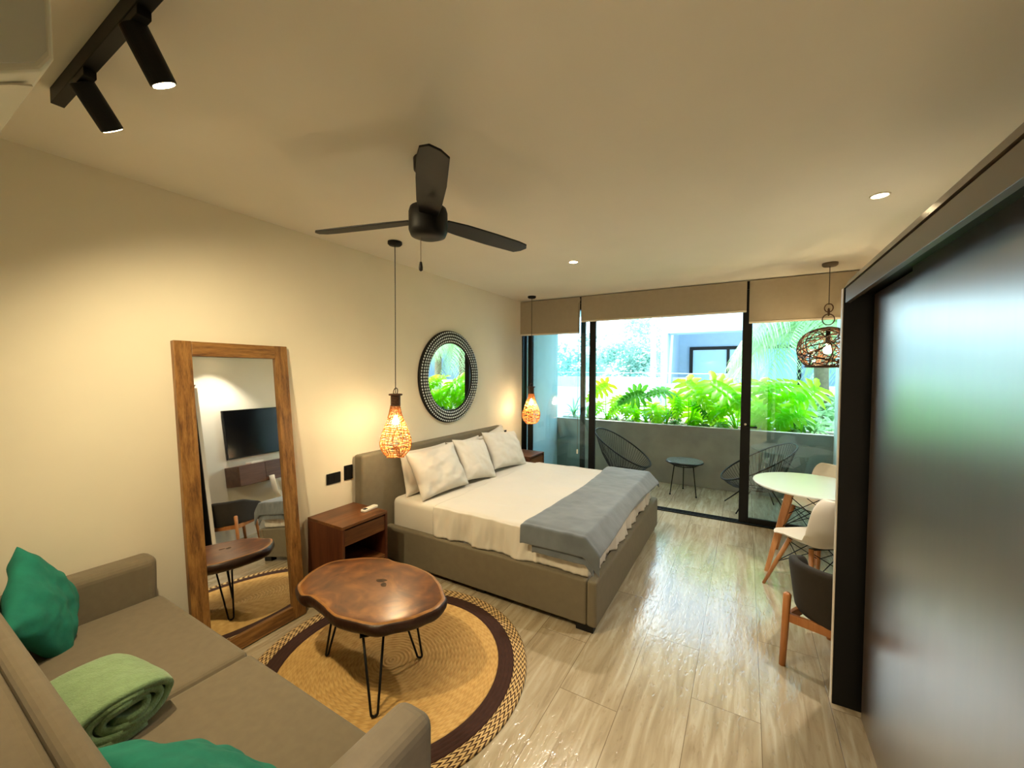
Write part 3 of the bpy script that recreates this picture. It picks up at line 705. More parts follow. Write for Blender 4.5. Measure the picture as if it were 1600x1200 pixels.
# ------------------------------------------------------------------ ceiling fan
FX, FY, FZ = 1.50, 1.48, 2.42
t = thing('ceiling_fan', 'black three-blade ceiling fan with a pull chain', 'fan', (FX, FY, H))
obj('canopy', MB().lathe([(0.0, H), (0.07, H), (0.068, H-0.05), (0.045, H-0.07), (0.0, H-0.07)], 32, (FX, FY, 0)), 'blackmetal', t, smooth=True)
obj('downrod', MB().tube([(FX, FY, H-0.06), (FX, FY, FZ+0.05)], 0.013, 12), 'blackmetal', t, smooth=True)
obj('motor_housing', MB().lathe([(0, FZ+0.075), (0.05, FZ+0.075), (0.086, FZ+0.06), (0.092, FZ+0.04), (0.092, FZ-0.045), (0.082, FZ-0.07), (0.05, FZ-0.082), (0, FZ-0.084)], 40, (FX, FY, 0)), 'blackmetal', t, smooth=True)
for k in range(3):
    an = radians(74 + 120*k); R = Matrix.Translation((FX, FY, FZ+0.005)) @ Matrix.Rotation(an, 4, 'Z') @ Matrix.Rotation(radians(-11), 4, 'X')
    out = [(0.085, -0.045), (0.20, -0.058), (0.40, -0.062), (0.56, -0.060), (0.625, -0.052), (0.655, -0.02), (0.645, 0.02), (0.615, 0.052), (0.40, 0.058), (0.20, 0.052), (0.085, 0.042)]
    mb = MB().prism(out, -0.004, 0.004); mb.v = [tuple(R @ Vector(v)) for v in mb.v]
    obj('blade', mb, 'blackmetal', t, bevel=0.003)
obj('pull_chain', MB().tube([(FX-0.02, FY-0.03, FZ-0.07), (FX-0.02, FY-0.03, FZ-0.20)], 0.0018, 6), 'taupe_metal', t)
obj('chain_pull', MB().lathe([(0.0, 0.0), (0.006, -0.003), (0.010, -0.028), (0.009, -0.042), (0, -0.048)], 12, (FX-0.02, FY-0.03, FZ-0.195)), 'blackmetal', t, smooth=True)

# ------------------------------------------------------------------ pendant lamps
def droplamp(x, y, ztop, lab, seed):
    rnd = random.Random(seed)
    t = thing('pendant_lamp', lab, 'lamp', (x, y, H), 0, 'drop-shaped wicker pendant lamps beside the bed')
    obj('canopy', MB().lathe([(0, H), (0.055, H), (0.055, H-0.018), (0.045, H-0.028), (0, H-0.03)], 32, (x, y, 0)), 'blackmetal', t, smooth=True)
    obj('cord', MB().tube([(x, y, H-0.03), (x+0.001, y, (H+ztop)/2), (x, y, ztop-0.03)], 0.0035, 6), 'cord', t)
    prof = [(0.030, 0.0), (0.030, -0.05), (0.036, -0.10), (0.046, -0.15), (0.066, -0.21), (0.092, -0.27), (0.110, -0.33), (0.1145, -0.35), (0.116, -0.38), (0.1115, -0.415), (0.103, -0.44), (0.091, -0.46), (0.077, -0.475), (0.066, -0.485)]
    def rad(z):
        for (r0_, z0_), (r1_, z1_) in zip(prof, prof[1:]):
            if z1_ <= z <= z0_: q = (z0_-z)/(z0_-z1_); return r0_ + (r1_-r0_)*q + 0.0015*sin(pi*q)*(1 if r1_ < 0.12 and z < -0.2 else 0)
        return prof[-1][0]
    mb = MB(); z0 = ztop - 0.045
    NR = 20
    for k in range(NR):
        a0 = 2*pi*k/NR; pts = []
        for i in range(26):
            z = -0.485*i/25; a = a0 + 0.05*sin(i*0.8 + k*1.7); rr = rad(z) + 0.002*sin(i*pi + k*pi); pts.append((x+rr*cos(a), y+rr*sin(a), z0+z))
        mb.tube(pts, 0.0028, 4)
    zr = -0.10
    while zr > -0.49:
        pts = []
        ph = rnd.random()*6
        for i in range(48):
            a = 2*pi*i/48; z = zr + 0.006*sin(a*2 + ph) + 0.003*sin(a*5+ph); rr = rad(max(-0.485, z)) + 0.003*sin(i*pi/2 + ph)
            pts.append((x+rr*cos(a), y+rr*sin(a), z0+z))
        mb.tube(pts, 0.0032, 4, closed=True)
        zr -= 0.0155 if rnd.random() < 0.75 else 0.023
    for k in range(26):   # loose crossing strands
        pts = []; a0 = rnd.random()*6.28; z1 = -0.12 - 0.32*rnd.random()
        for i in range(9): a = a0 + i*0.09; z = max(-0.48, z1 - 0.05*sin(i*0.7+k)); rr = rad(max(-0.485, z)) + 0.005; pts.append((x+rr*cos(a), y+rr*sin(a), z0+z))
        mb.tube(pts, 0.003, 4)
    for k in range(9):
        rr = 0.062 - k*0.006
        mb.tube([(x+rr*cos(a), y+rr*sin(a), z0-0.487-0.001*k) for a in [2*pi*i/20 for i in range(20)]], 0.0035, 4, closed=True)
    obj('lamp_shade', mb, 'wicker', t)
    nk = MB()
    for k in range(8): nk.tube([(x+0.033*cos(a), y+0.033*sin(a), z0+0.0-k*0.0115) for a in [2*pi*i/24 for i in range(24)]], 0.0062, 6, closed=True)
    nk.tube([(x+0.047*cos(a), y+0.047*sin(a), z0+0.004) for a in [2*pi*i/24 for i in range(24)]], 0.007, 6, closed=True)
    obj('neck_binding', nk, MT['wickerdark'], t, smooth=True)
    obj('hanging_loop', MB().tube([(x+0.022*cos(a), y+0.022*sin(a)*0.3, z0+0.026+0.03*sin(a)) for a in [2*pi*i/20 for i in range(20)]], 0.004, 6, closed=True), MT['wickerdark'], t, smooth=True)
    zb = z0 - 0.20
    obj('bulb', MB().lathe([(0, zb+0.045), (0.012, zb+0.042), (0.014, zb+0.025), (0.026, zb), (0.028, zb-0.014), (0.02, zb-0.032), (0, zb-0.038)], 20, (x, y, 0)), 'glow', t, smooth=True)
    light('lamp_light', 'POINT', (x, y, zb-0.055), 9, WARM, shadow_soft_size=0.03)
droplamp(0.441, 2.272, 1.555, 'drop-shaped honey wicker pendant lamp glowing above the nightstand with the remote', 3)
droplamp(0.334, 4.80, 1.535, 'drop-shaped honey wicker pendant lamp hanging in front of the balcony glass', 5)
# dining pendant
x, y = 3.48, 4.674
t = thing('pendant_lamp', 'squat dark woven vine globe pendant lamp above the white dining table', 'lamp', (x, y, H))
obj('canopy', MB().lathe([(0, H), (0.06, H), (0.06, H-0.02), (0.05, H-0.03), (0, H-0.032)], 32, (x, y, 0)), 'taupe_metal', t, smooth=True)
obj('cord', MB().tube([(x, y, H-0.03), (x, y, 2.33)], 0.0035, 6), 'cord', t)
lp = MB()
for zc, r, sx in ((2.30, 0.032, 0), (2.262, 0.028, 1)):
    lp.tube([(x + (r*cos(a) if sx == 0 else 0.3*r*cos(a)), y + (0 if sx == 0 else r*cos(a)), zc + 1.2*r*sin(a)) for a in [2*pi*i/20 for i in range(20)]], 0.005, 6, closed=True)
lp.tube([(x + 0.045*cos(a), y+0.005, 2.195 + 0.05*sin(a)) for a in [2*pi*i/24 for i in range(24)]], 0.005, 6, closed=True)
obj('hanging_loop', lp, 'wickerdark', t, smooth=True)
mb = MB(); rnd = random.Random(11); rx, rz, zc = 0.232, 0.20, 1.925
def shp(d):
    d = d.normalized(); z = d.z; hr = sqrt(max(0, 1-z*z)); k = 1.0
    zz = z*rz*(0.95 if z > 0 else 0.98); zz = max(zz, -0.168); f = (hr**0.8)
    if z < -0.75: f = min(f, 0.78)
    return Vector((d.x/max(hr, 1e-6)*f*rx, d.y/max(hr, 1e-6)*f*rx, zz))
for k in range(84):
    n = Vector((rnd.gauss(0,1), rnd.gauss(0,1), rnd.gauss(0,1)*0.9)).normalized(); a = n.orthogonal().normalized(); b = n.cross(a); hgt = rnd.uniform(-0.55, 0.55)
    st, ln = rnd.random()*6.28, rnd.uniform(1.4, 3.6); m_ = 22
    pts = []
    for i in range(m_):
        q = st + ln*i/(m_-1); d = n*hgt + (a*cos(q)+b*sin(q))*sqrt(1-hgt*hgt)
        if d.z < -0.9: d.z = -0.9
        s_ = shp(d)*(1+0.012*sin(i*1.3+k)); pts.append((x+s_.x, y+s_.y, zc+s_.z))
    mb.tube(pts, rnd.uniform(0.003, 0.0052), 4)
for rr, zz in ((0.17, -0.168), (0.165, -0.160), (0.06, 0.19), (0.052, 0.193), (0.075, 0.187), (0.04, 0.195), (0.09, 0.18)):
    mb.tube([(x+rr*cos(a), y+rr*sin(a), zc+zz+0.002*sin(3*a)) for a in [2*pi*i/36 for i in range(36)]], 0.005, 5, closed=True)
obj('lamp_shade', mb, 'wickerdark', t)
obj('socket', MB().tube([(x, y, 2.12), (x, y, 1.97)], 0.018, 12), 'blackmetal', t, smooth=True)
obj('bulb', MB().lathe([(0, 1.975), (0.014, 1.97), (0.03, 1.935), (0.034, 1.91), (0.026, 1.885), (0, 1.875)], 20, (x, y, 0)), 'glow', t, smooth=True)
light('lamp_light', 'POINT', (x, y, 1.845), 10, WARM, shadow_soft_size=0.03)

# ------------------------------------------------------------------ recessed ceiling lights
for i, (x, y, lab) in enumerate(((1.446, 3.485, 'small round recessed ceiling light above the foot of the bed'), (3.47, 3.04, 'round recessed ceiling light near the wardrobe top'))):
    t = thing('ceiling_light', lab, 'ceiling light', (x, y, H), 0, 'recessed ceiling lights')
    obj('trim_ring', MB().lathe([(0.036, H), (0.046, H), (0.045, H-0.006), (0.038, H-0.006), (0.036, H)], 32, (x, y, 0)), 'white_plastic', t, smooth=True)
    obj('lens', MB().lathe([(0, H-0.003), (0.037, H-0.003), (0.037, H-0.001), (0, H-0.001)], 24, (x, y, 0)), 'spotglow', t)
    light('downlight_beam', 'SPOT', (x, y, H-0.02), (58, 62)[i], WARM2, (x, y, 0), spot_size=radians(100), spot_blend=0.6, shadow_soft_size=0.035)
# unseen fill downlights added over the entry to brighten the ceiling
for x, y in ((2.75, -0.9), (2.75, -1.9)):
    t = thing('ceiling_light', 'added unseen fill downlight over the entry passage ' + ('nearer the sofa wall end' if y > -1.5 else 'nearer the entry wall'), 'ceiling light', (x, y, H), 0, 'recessed ceiling lights')
    obj('lens', MB().lathe([(0, H-0.003), (0.037, H-0.003), (0.037, H-0.001), (0, H-0.001)], 24, (x, y, 0)), 'spotglow', t)
    light('downlight_beam', 'SPOT', (x, y, H-0.02), 170, WARM2, (x, y, 0), spot_size=radians(110), spot_blend=0.7, shadow_soft_size=0.035)

# ------------------------------------------------------------------ track light
t = thing('track_light', 'black ceiling track light with cylindrical spot heads above the sofa', 'track light', (1.5, 0.45, H))
obj('track', B(0.66, 2.25, 0.43, 0.465, H-0.055, H), 'blackmetal', t, bevel=0.002)
for i, (hx, tx) in enumerate(((0.955, 0.125), (1.385, 0.125), (1.95, 0.10))):
    obj('track_adapter', B(hx-0.045, hx+0.06, 0.432, 0.463, H-0.08, H-0.055), 'blackmetal', t, bevel=0.002)
    top = Vector((hx-0.005, 0.448, 2.625)); d = Vector(((-0.025, 0.06, -0.075), (-0.005, 0.055, -0.095), (0.03, 0.05, -0.1))[i]).normalized(); bot = top + d*0.125; top = top - d*0.012
    hm = MB().tube([top, bot], 0.033, 28)
    sh = obj('spot_head', hm, 'blackmetal', t, smooth=False, bevel=0.003)
    obj('knuckle', MB().tube([(hx, 0.448, H-0.07), (hx, 0.448, 2.60)], 0.010, 10), 'blackmetal', sh, smooth=True)
    obj('lens', MB().tube([bot - d*0.002, bot + d*0.0015], 0.027, 20), 'spotglow', sh)
    if i == 0: light('spot_beam', 'SPOT', bot + d*0.02, 62, WARM, (0.75, 1.95, 0.0), spot_size=radians(150), spot_blend=1.0, shadow_soft_size=0.02)
    elif i == 1: light('spot_beam', 'SPOT', bot + d*0.02, 22, WARM, (1.2, 1.9, 0.0), spot_size=radians(120), spot_blend=1.0, shadow_soft_size=0.02)
    else: light('spot_beam', 'SPOT', bot + d*0.02, 10, WARM, (2.2, 1.6, 0.0), spot_size=radians(80), spot_blend=0.6, shadow_soft_size=0.02)

# ------------------------------------------------------------------ air conditioner above the sofa
t = thing('air_conditioner', 'white wall-mounted split air conditioner above the sofa', 'air conditioner', (1.1, 0.1, 2.3))
prof = [(-0.018, 2.24), (0.06, 2.228), (0.15, 2.24), (0.235, 2.30), (0.252, 2.335), (0.25, 2.48), (0.235, 2.535), (0.19, 2.56), (-0.018, 2.56)]
mb = MB(); n = len(prof); AX0, AX1 = 0.72, 1.60
mb.v = [(AX0, a, b) for a, b in prof] + [(AX1, a, b) for a, b in prof]
mb.f = [tuple(range(n))[::-1], tuple(range(n, 2*n))] + [(i, (i+1)%n, n+(i+1)%n, n+i) for i in range(n)]; mb.m = [0]*len(mb.f)
obj('body', mb, 'acwhite', t, bevel=0.008, seg=3)
obj('louver', MB().grid(lambda u, v: (AX0+0.05+(AX1-AX0-0.10)*u, 0.155+0.075*v, 2.236+0.05*v+0.006*sin(pi*v)), 2, 8), 'acwhite', t, solid=0.004)
obj('side_cap', MB().prism([(a, b) for a, b in [(p[0]*0.94+0.004, (p[1]-2.40)*0.9+2.40) for p in prof]], 0, 0.004), 'acshaded', t)
sc = bpy.data.objects[t.children[-1].name if t.children else 'side_cap']
for v in sc.data.vertices:
    a, b, c = (WM[t.name] @ v.co); v.co = WM[t.name].inverted() @ Vector((AX1 + c, a, b))

# ------------------------------------------------------------------ TV wall
t = thing('television', 'large black flat television on the wall seen in the leaning mirror', 'television', (3.75, 3.72, 1.50))
obj('housing', B(3.735, 3.778, 3.13, 4.34, 1.14, 1.86), 'blackmetal', t, bevel=0.004)
obj('screen', B(3.733, 3.736, 3.142, 4.328, 1.158, 1.85), 'screen', t)
obj('wall_bracket', B(3.778, 3.799, 3.5, 3.86, 1.3, 1.65), 'blackmetal', t)
t = thing('media_console', 'floating brown wood console under the television', 'console', (3.62, 3.47, 0.73))
obj('carcass', B(3.462, 3.80, 3.10, 3.84, 0.745, 1.03), 'console', t, bevel=0.002)
obj('front_panel', B(3.448, 3.460, 3.105, 3.468, 0.753, 1.023), 'console', t, bevel=0.001)
obj('front_panel', B(3.448, 3.460, 3.472, 3.835, 0.753, 1.023), 'console', t, bevel=0.001)
o = obj('set_top_box', B(3.52, 3.66, 3.32, 3.50, 1.031, 1.06), 'white_plastic', bevel=0.004)
tag(o, 'slim white set-top box on the console below the television', 'box')

# ------------------------------------------------------------------ dining table and chairs
TX, TY = 3.345, 4.265
t = thing('dining_table', 'round white dining table with splayed beech legs', 'table', (TX, TY, 0))
obj('tabletop', MB().lathe([(0, 0.712), (0.38, 0.712), (0.432, 0.722), (0.44, 0.732), (0.438, 0.738), (0.43, 0.74), (0, 0.74)], 72), 'white_lacquer', t, local=True, smooth=False)
legs = []
for k in range(4):
    a = radians(35+90*k); tp = Vector((0.20*cos(a), 0.20*sin(a), 0.712)); bt = Vector((0.40*cos(a), 0.40*sin(a), 0)); legs.append((tp, bt))
    obj('leg', MB().beam(tp, bt, 0.055, 0.032, w2=0.032, h2=0.026), 'beech', t, local=True, bevel=0.004)
for k in range(4):
    a, b = legs[k], legs[(k+1) % 4]
    P = lambda l, q: l[0] + (l[1]-l[0])*q
    br = MB().tube([P(a, 0.08), P(b, 0.48)], 0.004, 6).tube([P(b, 0.08), P(a, 0.48)], 0.004, 6)
    obj('brace', br, 'blackmetal', t, local=True)
def shell(u, v):
    # u across, v from front edge of the seat to the top of the back (chair faces -Y)
    a = 2*u - 1
    if v < 0.5:
        q = v/0.5; y = -0.21 + 0.36*q; z = 0.445 - 0.02*sin(pi*q*0.9) + (0.012 if q < 0.08 else 0); w_ = 0.20 + 0.03*sin(pi*q)
    else:
        q = (v-0.5)/0.5; an = q*1.0; y = 0.15 + 0.085*sin(min(1, q*2.2)*pi/2) + 0.05*max(0, q-0.3); z = 0.437 + 0.375*q**1.15; w_ = 0.232 - 0.05*q**2
    topround = 1 if v < 0.86 else sqrt(max(0.02, 1-((v-0.86)/0.145)**2))
    frontround = 1 if v > 0.10 else 0.72 + 0.28*sqrt(max(0, 1-((0.10-v)/0.10)**2))
    x = a*w_*(0.55+0.45*topround if v > 0.86 else 1)*frontround
    side = abs(a)**3
    z += side*(0.06 if 0.1 < v < 0.6 else 0.03)*min(1, v*4)*(1 if v < 0.7 else 0.4); y -= side*(0.075 if v > 0.45 else 0.0)*min(1, (v-0.45)*4 if v > 0.45 else 0)
    return (x, y, z)
def dining_chair(lab, loc, rz):
    t = thing('dining_chair', lab, 'chair', loc, rz, 'white shell dining chairs')
    obj('seat_shell', MB().grid(shell, 25, 33), 'white_plastic', t, local=True, smooth=True, solid=0.006, sub=1)
    lg = []
    for sx, sy in ((-1,-1),(1,-1),(1,1),(-1,1)):
        tp = Vector((sx*0.12, 0.0+sy*0.10, 0.415)); bt = Vector((sx*0.235, 0.0+sy*0.225+(0.02 if sy > 0 else 0), 0)); lg.append((tp, bt))
        obj('leg', MB().tube([tp, tp+(bt-tp)*0.5, bt], [0.017, 0.0155, 0.011], 12), 'beech', t, local=True, smooth=True)
    br = MB()
    for k in range(4):
        a, b = lg[k], lg[(k+1) % 4]; P = lambda l, q: l[0]+(l[1]-l[0])*q
        br.tube([P(a, 0.05), P(b, 0.5)], 0.0035, 6); br.tube([P(b, 0.05), P(a, 0.5)], 0.0035, 6)
    br.box(-0.13, 0.13, -0.11, -0.09, 0.41, 0.42); br.box(-0.13, 0.13, 0.09, 0.11, 0.41, 0.42)
    obj('brace', br, 'blackmetal', t, local=True)
    return t
c1 = dining_chair('white shell dining chair on the near side of the round table, beside the dark armchair', (3.31, 3.74, 0), radians(-145))
dup(c1, (3.42, 4.70, 0), radians(-50), 'white shell dining chair on the window side of the round table')

# ------------------------------------------------------------------ armchair
t = thing('armchair', 'low armchair with a dark wraparound shell back and honey wood legs by the wardrobe', 'armchair', (3.36, 2.93, 0), radians(72)-pi)
def armshell(r, z0, z1, dz):
    mb = MB()
    def f(u, v):
        # U shaped: opens toward -X
        L1 = 0.26; A = 0.215; tot = 2*L1 + pi*A; d = u*tot
        if d < L1: x, y = -0.24 + d, -A
        elif d > tot - L1: x, y = -0.24 + (tot-d), A
        else: an = -pi/2 + (d-L1)/A; x, y = 0.02 + A*cos(an)*0.95, A*sin(an)
        e = min(u, 1-u)*tot
        zt = z1 + dz*max(0, 1-abs(2*u-1)*1.6) - 0.10*max(0, abs(2*u-1)-0.45)/0.55
        zb = z0
        if e < 0.10: q = (1-e/0.10); zt -= 0.10*q*q; zb += 0.05*q*q
        z = zb + (zt-zb)*v
        nx_, ny_ = (0, -1) if d < L1 else ((0, 1) if d > tot-L1 else (cos(-pi/2+(d-L1)/A), sin(-pi/2+(d-L1)/A)))
        k = 1 + 0.05*(v)
        return (x + nx_*0.05*v, y + ny_*0.04*v, z)
    mb.grid(f, 48, 8); return mb
obj('shell_back', armshell(0.29, 0.30, 0.60, 0.03), 'dark_fabric', t, local=True, smooth=True, solid=0.05, sub=1)
obj('seat', MB().prism([(x_-0.02, y_) for x_, y_ in roundrect(0.44, 0.38, 0.08)], 0.31, 0.43), 'grey_fabric', t, local=True, bevel=0.03, seg=3)
for sx, sy in ((-1,-1),(1,-1),(1,1),(-1,1)):
    hy = 0.235 if sx > 0 else 0.10; tp = Vector((sx*0.225, sy*hy, 0.415 if sx > 0 else 0.30)); bt = Vector((sx*0.245, sy*(hy+0.012), 0))
    obj('leg', MB().tube([tp+Vector((0,0,0.01)), tp, bt], [0.012, 0.021, 0.017], 14), 'legwood', t, local=True, smooth=True)
for sy in (-1, 1): obj('rail', MB().beam((-0.26, sy*0.12, 0.29), (0.23, sy*0.235, 0.28), 0.024, 0.05), 'legwood', t, local=True, bevel=0.004)
obj('rail', MB().beam((0.225, -0.23, 0.285), (0.225, 0.23, 0.285), 0.024, 0.05), 'legwood', t, local=True, bevel=0.004)

# ------------------------------------------------------------------ balcony furniture
def lounge_chair(lab, loc, rz):
    # faces +X; tilted oval hoop with cords running down to a small base hoop
    t = thing('lounge_chair', lab, 'chair', loc, rz, 'black corded balcony chairs')
    def outer(a):   # a=0 front, pi back top
        cx_ = cos(a); w_ = 0.36 + 0.02*cos(2*a)
        x = 0.40*cx_; z = 0.60 - 0.235*cx_ ; y = w_*sin(a)
        return Vector((x, y, z))
    def inner(a): return Vector((-0.02 + 0.15*cos(a), 0.14*sin(a), 0.265))
    n = 64
    obj('hoop', MB().tube([outer(2*pi*i/n) for i in range(n)], 0.010, 8, closed=True), 'blackmetal', t, local=True, smooth=True)
    obj('base_hoop', MB().tube([inner(2*pi*i/32) for i in range(32)], 0.007, 8, closed=True), 'blackmetal', t, local=True, smooth=True)
    cm = MB()
    for i in range(64):
        a = 2*pi*i/64; b = a; o_, n_ = outer(a), inner(b); mid = (o_+n_)/2 + Vector((0, 0, -0.035)) + Vector((o_.x-n_.x, o_.y-n_.y, 0))*0.06
        cm.tube([o_, (o_+mid)/2 + Vector((0,0,-0.008)), mid, (mid+n_)/2 + Vector((0,0,-0.008)), n_], 0.0033, 4)
    for i in range(12):
        a = 2*pi*i/12; cm.tube([inner(a), inner(a+pi)], 0.003, 4)
    obj('cord_weave', cm, 'cord', t, local=True)
    for a, bx, by in ((radians(38), 0.30, 0.25), (radians(-38), 0.30, -0.25), (radians(142), -0.27, 0.24), (radians(-142), -0.27, -0.24)):
        pin = inner(a); ft = Vector((bx, by, 0.006))
        obj('leg', MB().tube([pin, Vector((pin.x*1.05, pin.y*1.05, 0.25)), ft], 0.0075, 8), 'blackmetal', t, local=True, smooth=True)
    return t
lc = lounge_chair('black corded oval lounge chair on the balcony nearest the bed', (1.28, 5.90, 0), radians(-8))
dup(lc, (2.98, 5.80, 0), radians(196), 'black corded oval lounge chair on the balcony half hidden behind the sliding door')
sx_, sy_ = 2.11, 6.05
t = thing('side_table', 'round black glass-topped side table with thin legs on the balcony', 'table', (sx_, sy_, 0))
obj('tabletop', MB().lathe([(0, 0.455), (0.235, 0.455), (0.24, 0.462), (0.235, 0.468), (0, 0.468)], 48), 'tabletopglass', t, local=True)
obj('hoop', MB().tube([(0.238*cos(a), 0.238*sin(a), 0.45) for a in [2*pi*i/48 for i in range(48)]], 0.009, 8, closed=True).tube([(0.15*cos(a), 0.15*sin(a), 0.40) for a in [2*pi*i/32 for i in range(32)]], 0.006, 6, closed=True), 'blackmetal', t, local=True, smooth=True)
cm = MB()
for i in range(48):
    a = 2*pi*i/48; cm.tube([(0.236*cos(a), 0.236*sin(a), 0.448), (0.15*cos(a+0.1), 0.15*sin(a+0.1), 0.40)], 0.003, 4)
for i in range(12): a = pi*i/12; cm.tube([(0.15*cos(a), 0.15*sin(a), 0.40), (-0.15*cos(a), -0.15*sin(a), 0.40)], 0.003, 4)
obj('cord_weave', cm, 'cord', t, local=True)
for a in (radians(100), radians(225), radians(-40)):
    ft = Vector((0.225*cos(a), 0.225*sin(a), 0.012)); tp = Vector((0.16*cos(a), 0.16*sin(a), 0.44))
    lg = obj('leg', MB().tube([tp, ft], 0.007, 8), 'blackmetal', t, local=True, smooth=True)
    obj('foot', MB().lathe([(0, 0), (0.012, 0.002), (0.013, 0.015), (0.008, 0.022), (0, 0.022)], 12, (ft.x, ft.y, 0)), 'blackmetal', lg, local=True, smooth=True)

# ------------------------------------------------------------------ balcony plants
def lobed_leaf(mb, c, nrm, updir, size, rnd):
    """pinnately cut leaf: midrib from the stalk tip with pairs of long wavy lobes"""
    n = Vector(nrm).normalized(); md = Vector(updir); md = (md - n*md.dot(n)).normalized(); sd = md.cross(n); c = Vector(c)
    def strip(o, d, ln, wd, droop):
        s_ = n.cross(d).normalized(); m_ = 6; vs = []
        for i in range(m_):
            q = i/(m_-1); w_ = wd*(0.8 + 0.35*sin(pi*q))*(1 if q < 0.7 else max(0.04, 1-((q-0.7)/0.3)**1.5))
            cc = o + d*ln*q + Vector((0, 0, -droop*ln*q*q)); lift = n*w_*0.4
            vs += [cc - s_*w_*(1+0.2*sin(q*17+ln*90)) + lift, cc, cc + s_*w_*(1+0.2*cos(q*19+ln*70)) + lift]
        mb.add(vs, [(i*3+j, i*3+j+1, i*3+j+4, i*3+j+3) for i in range(m_-1) for j in range(2)])
    L0 = size*1.25
    strip(c - md*size*0.12, md, L0, size*0.16, 0.25)
    for i in range(8):
        q = i/7; o = c + md*L0*(-0.05+0.80*q) + Vector((0, 0, -0.25*L0*q*q)); th = radians(128 - 100*q**0.8)
        ln = size*(0.52+0.30*sin(pi*min(1, q*1.4+0.1)))*(1-0.38*q)*rnd.uniform(0.88, 1.1)
        for k in (-1, 1):
            d = (md*cos(th) + sd*sin(th)*k + n*0.12).normalized(); strip(o, d, ln, size*0.105*(1-0.3*q), 0.18)
def philodendron(lab, base, leaves, seed):
    rnd = random.Random(seed)
    t = thing('philodendron', lab, 'plant', base, 0, 'leafy plants in the balcony planter')
    more = [(lv[0]+rnd.uniform(-0.22, 0.22), lv[1]+rnd.uniform(0.0, 0.12), max(1.02, lv[2]-rnd.uniform(0.12, 0.34)), lv[3]*rnd.uniform(0.8, 1.05), lv[4]) for lv in leaves]
    for (lx, ly, lz, size, face) in [(l[0], l[1], l[2]-0.03, l[3]*1.25, l[4]) for l in leaves] + more:
        c = Vector((lx, ly, lz)); b = Vector(base) + Vector((rnd.uniform(-0.03, 0.03), rnd.uniform(-0.03, 0.03), 0))
        mid = (c+b)/2 + Vector((-(c.x-b.x)*0.2, 0, 0.06))
        pts = [b*(1-q)**2 + mid*2*q*(1-q) + c*q*q for q in [i/7 for i in range(8)]]
        obj('stem', MB().tube(pts, [0.010-0.005*i/7 for i in range(8)], 6), 'leaf', t, smooth=True)
        mb = MB(); nr_ = Vector((face[0]*0.6+rnd.uniform(-0.35, 0.35), -0.55+rnd.uniform(-0.3, 0.3), face[2]+rnd.uniform(0, 0.5))); an_ = rnd.uniform(-1.25, 1.25) + face[0]; lobed_leaf(mb, c, nr_, (sin(an_), -0.35, -cos(an_)*0.8+0.1), size, rnd)
        obj('leaf', mb, 'leaf' if rnd.random() < 0.82 else 'leafdark', t, smooth=True)
ups = lambda dx=0, z=0.65: (dx, -0.75, z)
ph = [
 ('deeply lobed lime green plant rooting over the parapet nearest the sliding door stack', (0.78, 6.80, 0.86), [(0.72, 6.84, 1.50, 0.26, ups(-0.3, 0.4)), (0.98, 6.88, 1.26, 0.20, ups(0.4, 0.5)), (0.60, 6.9, 1.16, 0.18, ups(-0.5, 0.8))]),
 ('lobed lime green plant behind the corded chair in the balcony planter', (1.42, 6.82, 0.86), [(1.33, 6.80, 1.38, 0.26, ups(-0.1, 0.3)), (1.52, 6.88, 1.16, 0.24, ups(0.3, 0.5)), (1.18, 6.92, 1.18, 0.22, ups(-0.6, 0.6))]),
 ('lobed lime green plant with a pair of tall leaves behind the balcony side table', (1.74, 6.80, 0.86), [(1.70, 6.85, 1.42, 0.26, ups(0.1, 0.4)), (1.90, 6.92, 1.30, 0.20, ups(0.5, 0.6)), (1.62, 6.95, 1.10, 0.20, ups(-0.3, 0.5))]),
 ('large lobed lime green plant in the planter, tallest left of the door handle post', (2.10, 6.80, 0.86), [(2.06, 6.86, 1.56, 0.34, ups(0.0, 0.5)), (2.14, 6.95, 1.22, 0.30, ups(0.1, 0.3)), (2.3, 6.95, 1.5, 0.22, ups(0.4, 0.8))]),
 ('broad lobed plant with the widest drooping leaf, leaning out from the door handle post', (2.72, 6.78, 0.86), [(2.43, 6.84, 1.56, 0.38, ups(0.0, 0.55)), (2.52, 6.92, 1.20, 0.28, ups(0.2, 0.4)), (2.78, 6.95, 1.44, 0.30, ups(0.3, 0.5))]),
 ('lobed green plant behind the closed glass door, beside the door handle post', (3.12, 6.82, 0.86), [(3.02, 6.86, 1.56, 0.32, ups(-0.1, 0.5)), (3.20, 6.95, 1.20, 0.26, ups(0.2, 0.5)), (2.95, 6.9, 1.12, 0.24, ups(-0.2, 0.6))]),
 ('lobed green plant behind the closed glass door under the dark woven lamp', (3.48, 6.82, 0.86), [(3.38, 6.88, 1.56, 0.32, ups(0.1, 0.5)), (3.66, 6.92, 1.50, 0.28, ups(0.4, 0.5)), (3.5, 6.9, 1.18, 0.26, ups(0.2, 0.5))]),
]
for i, (lab, base, lv) in enumerate(ph): philodendron(lab, base, lv, 20+i)
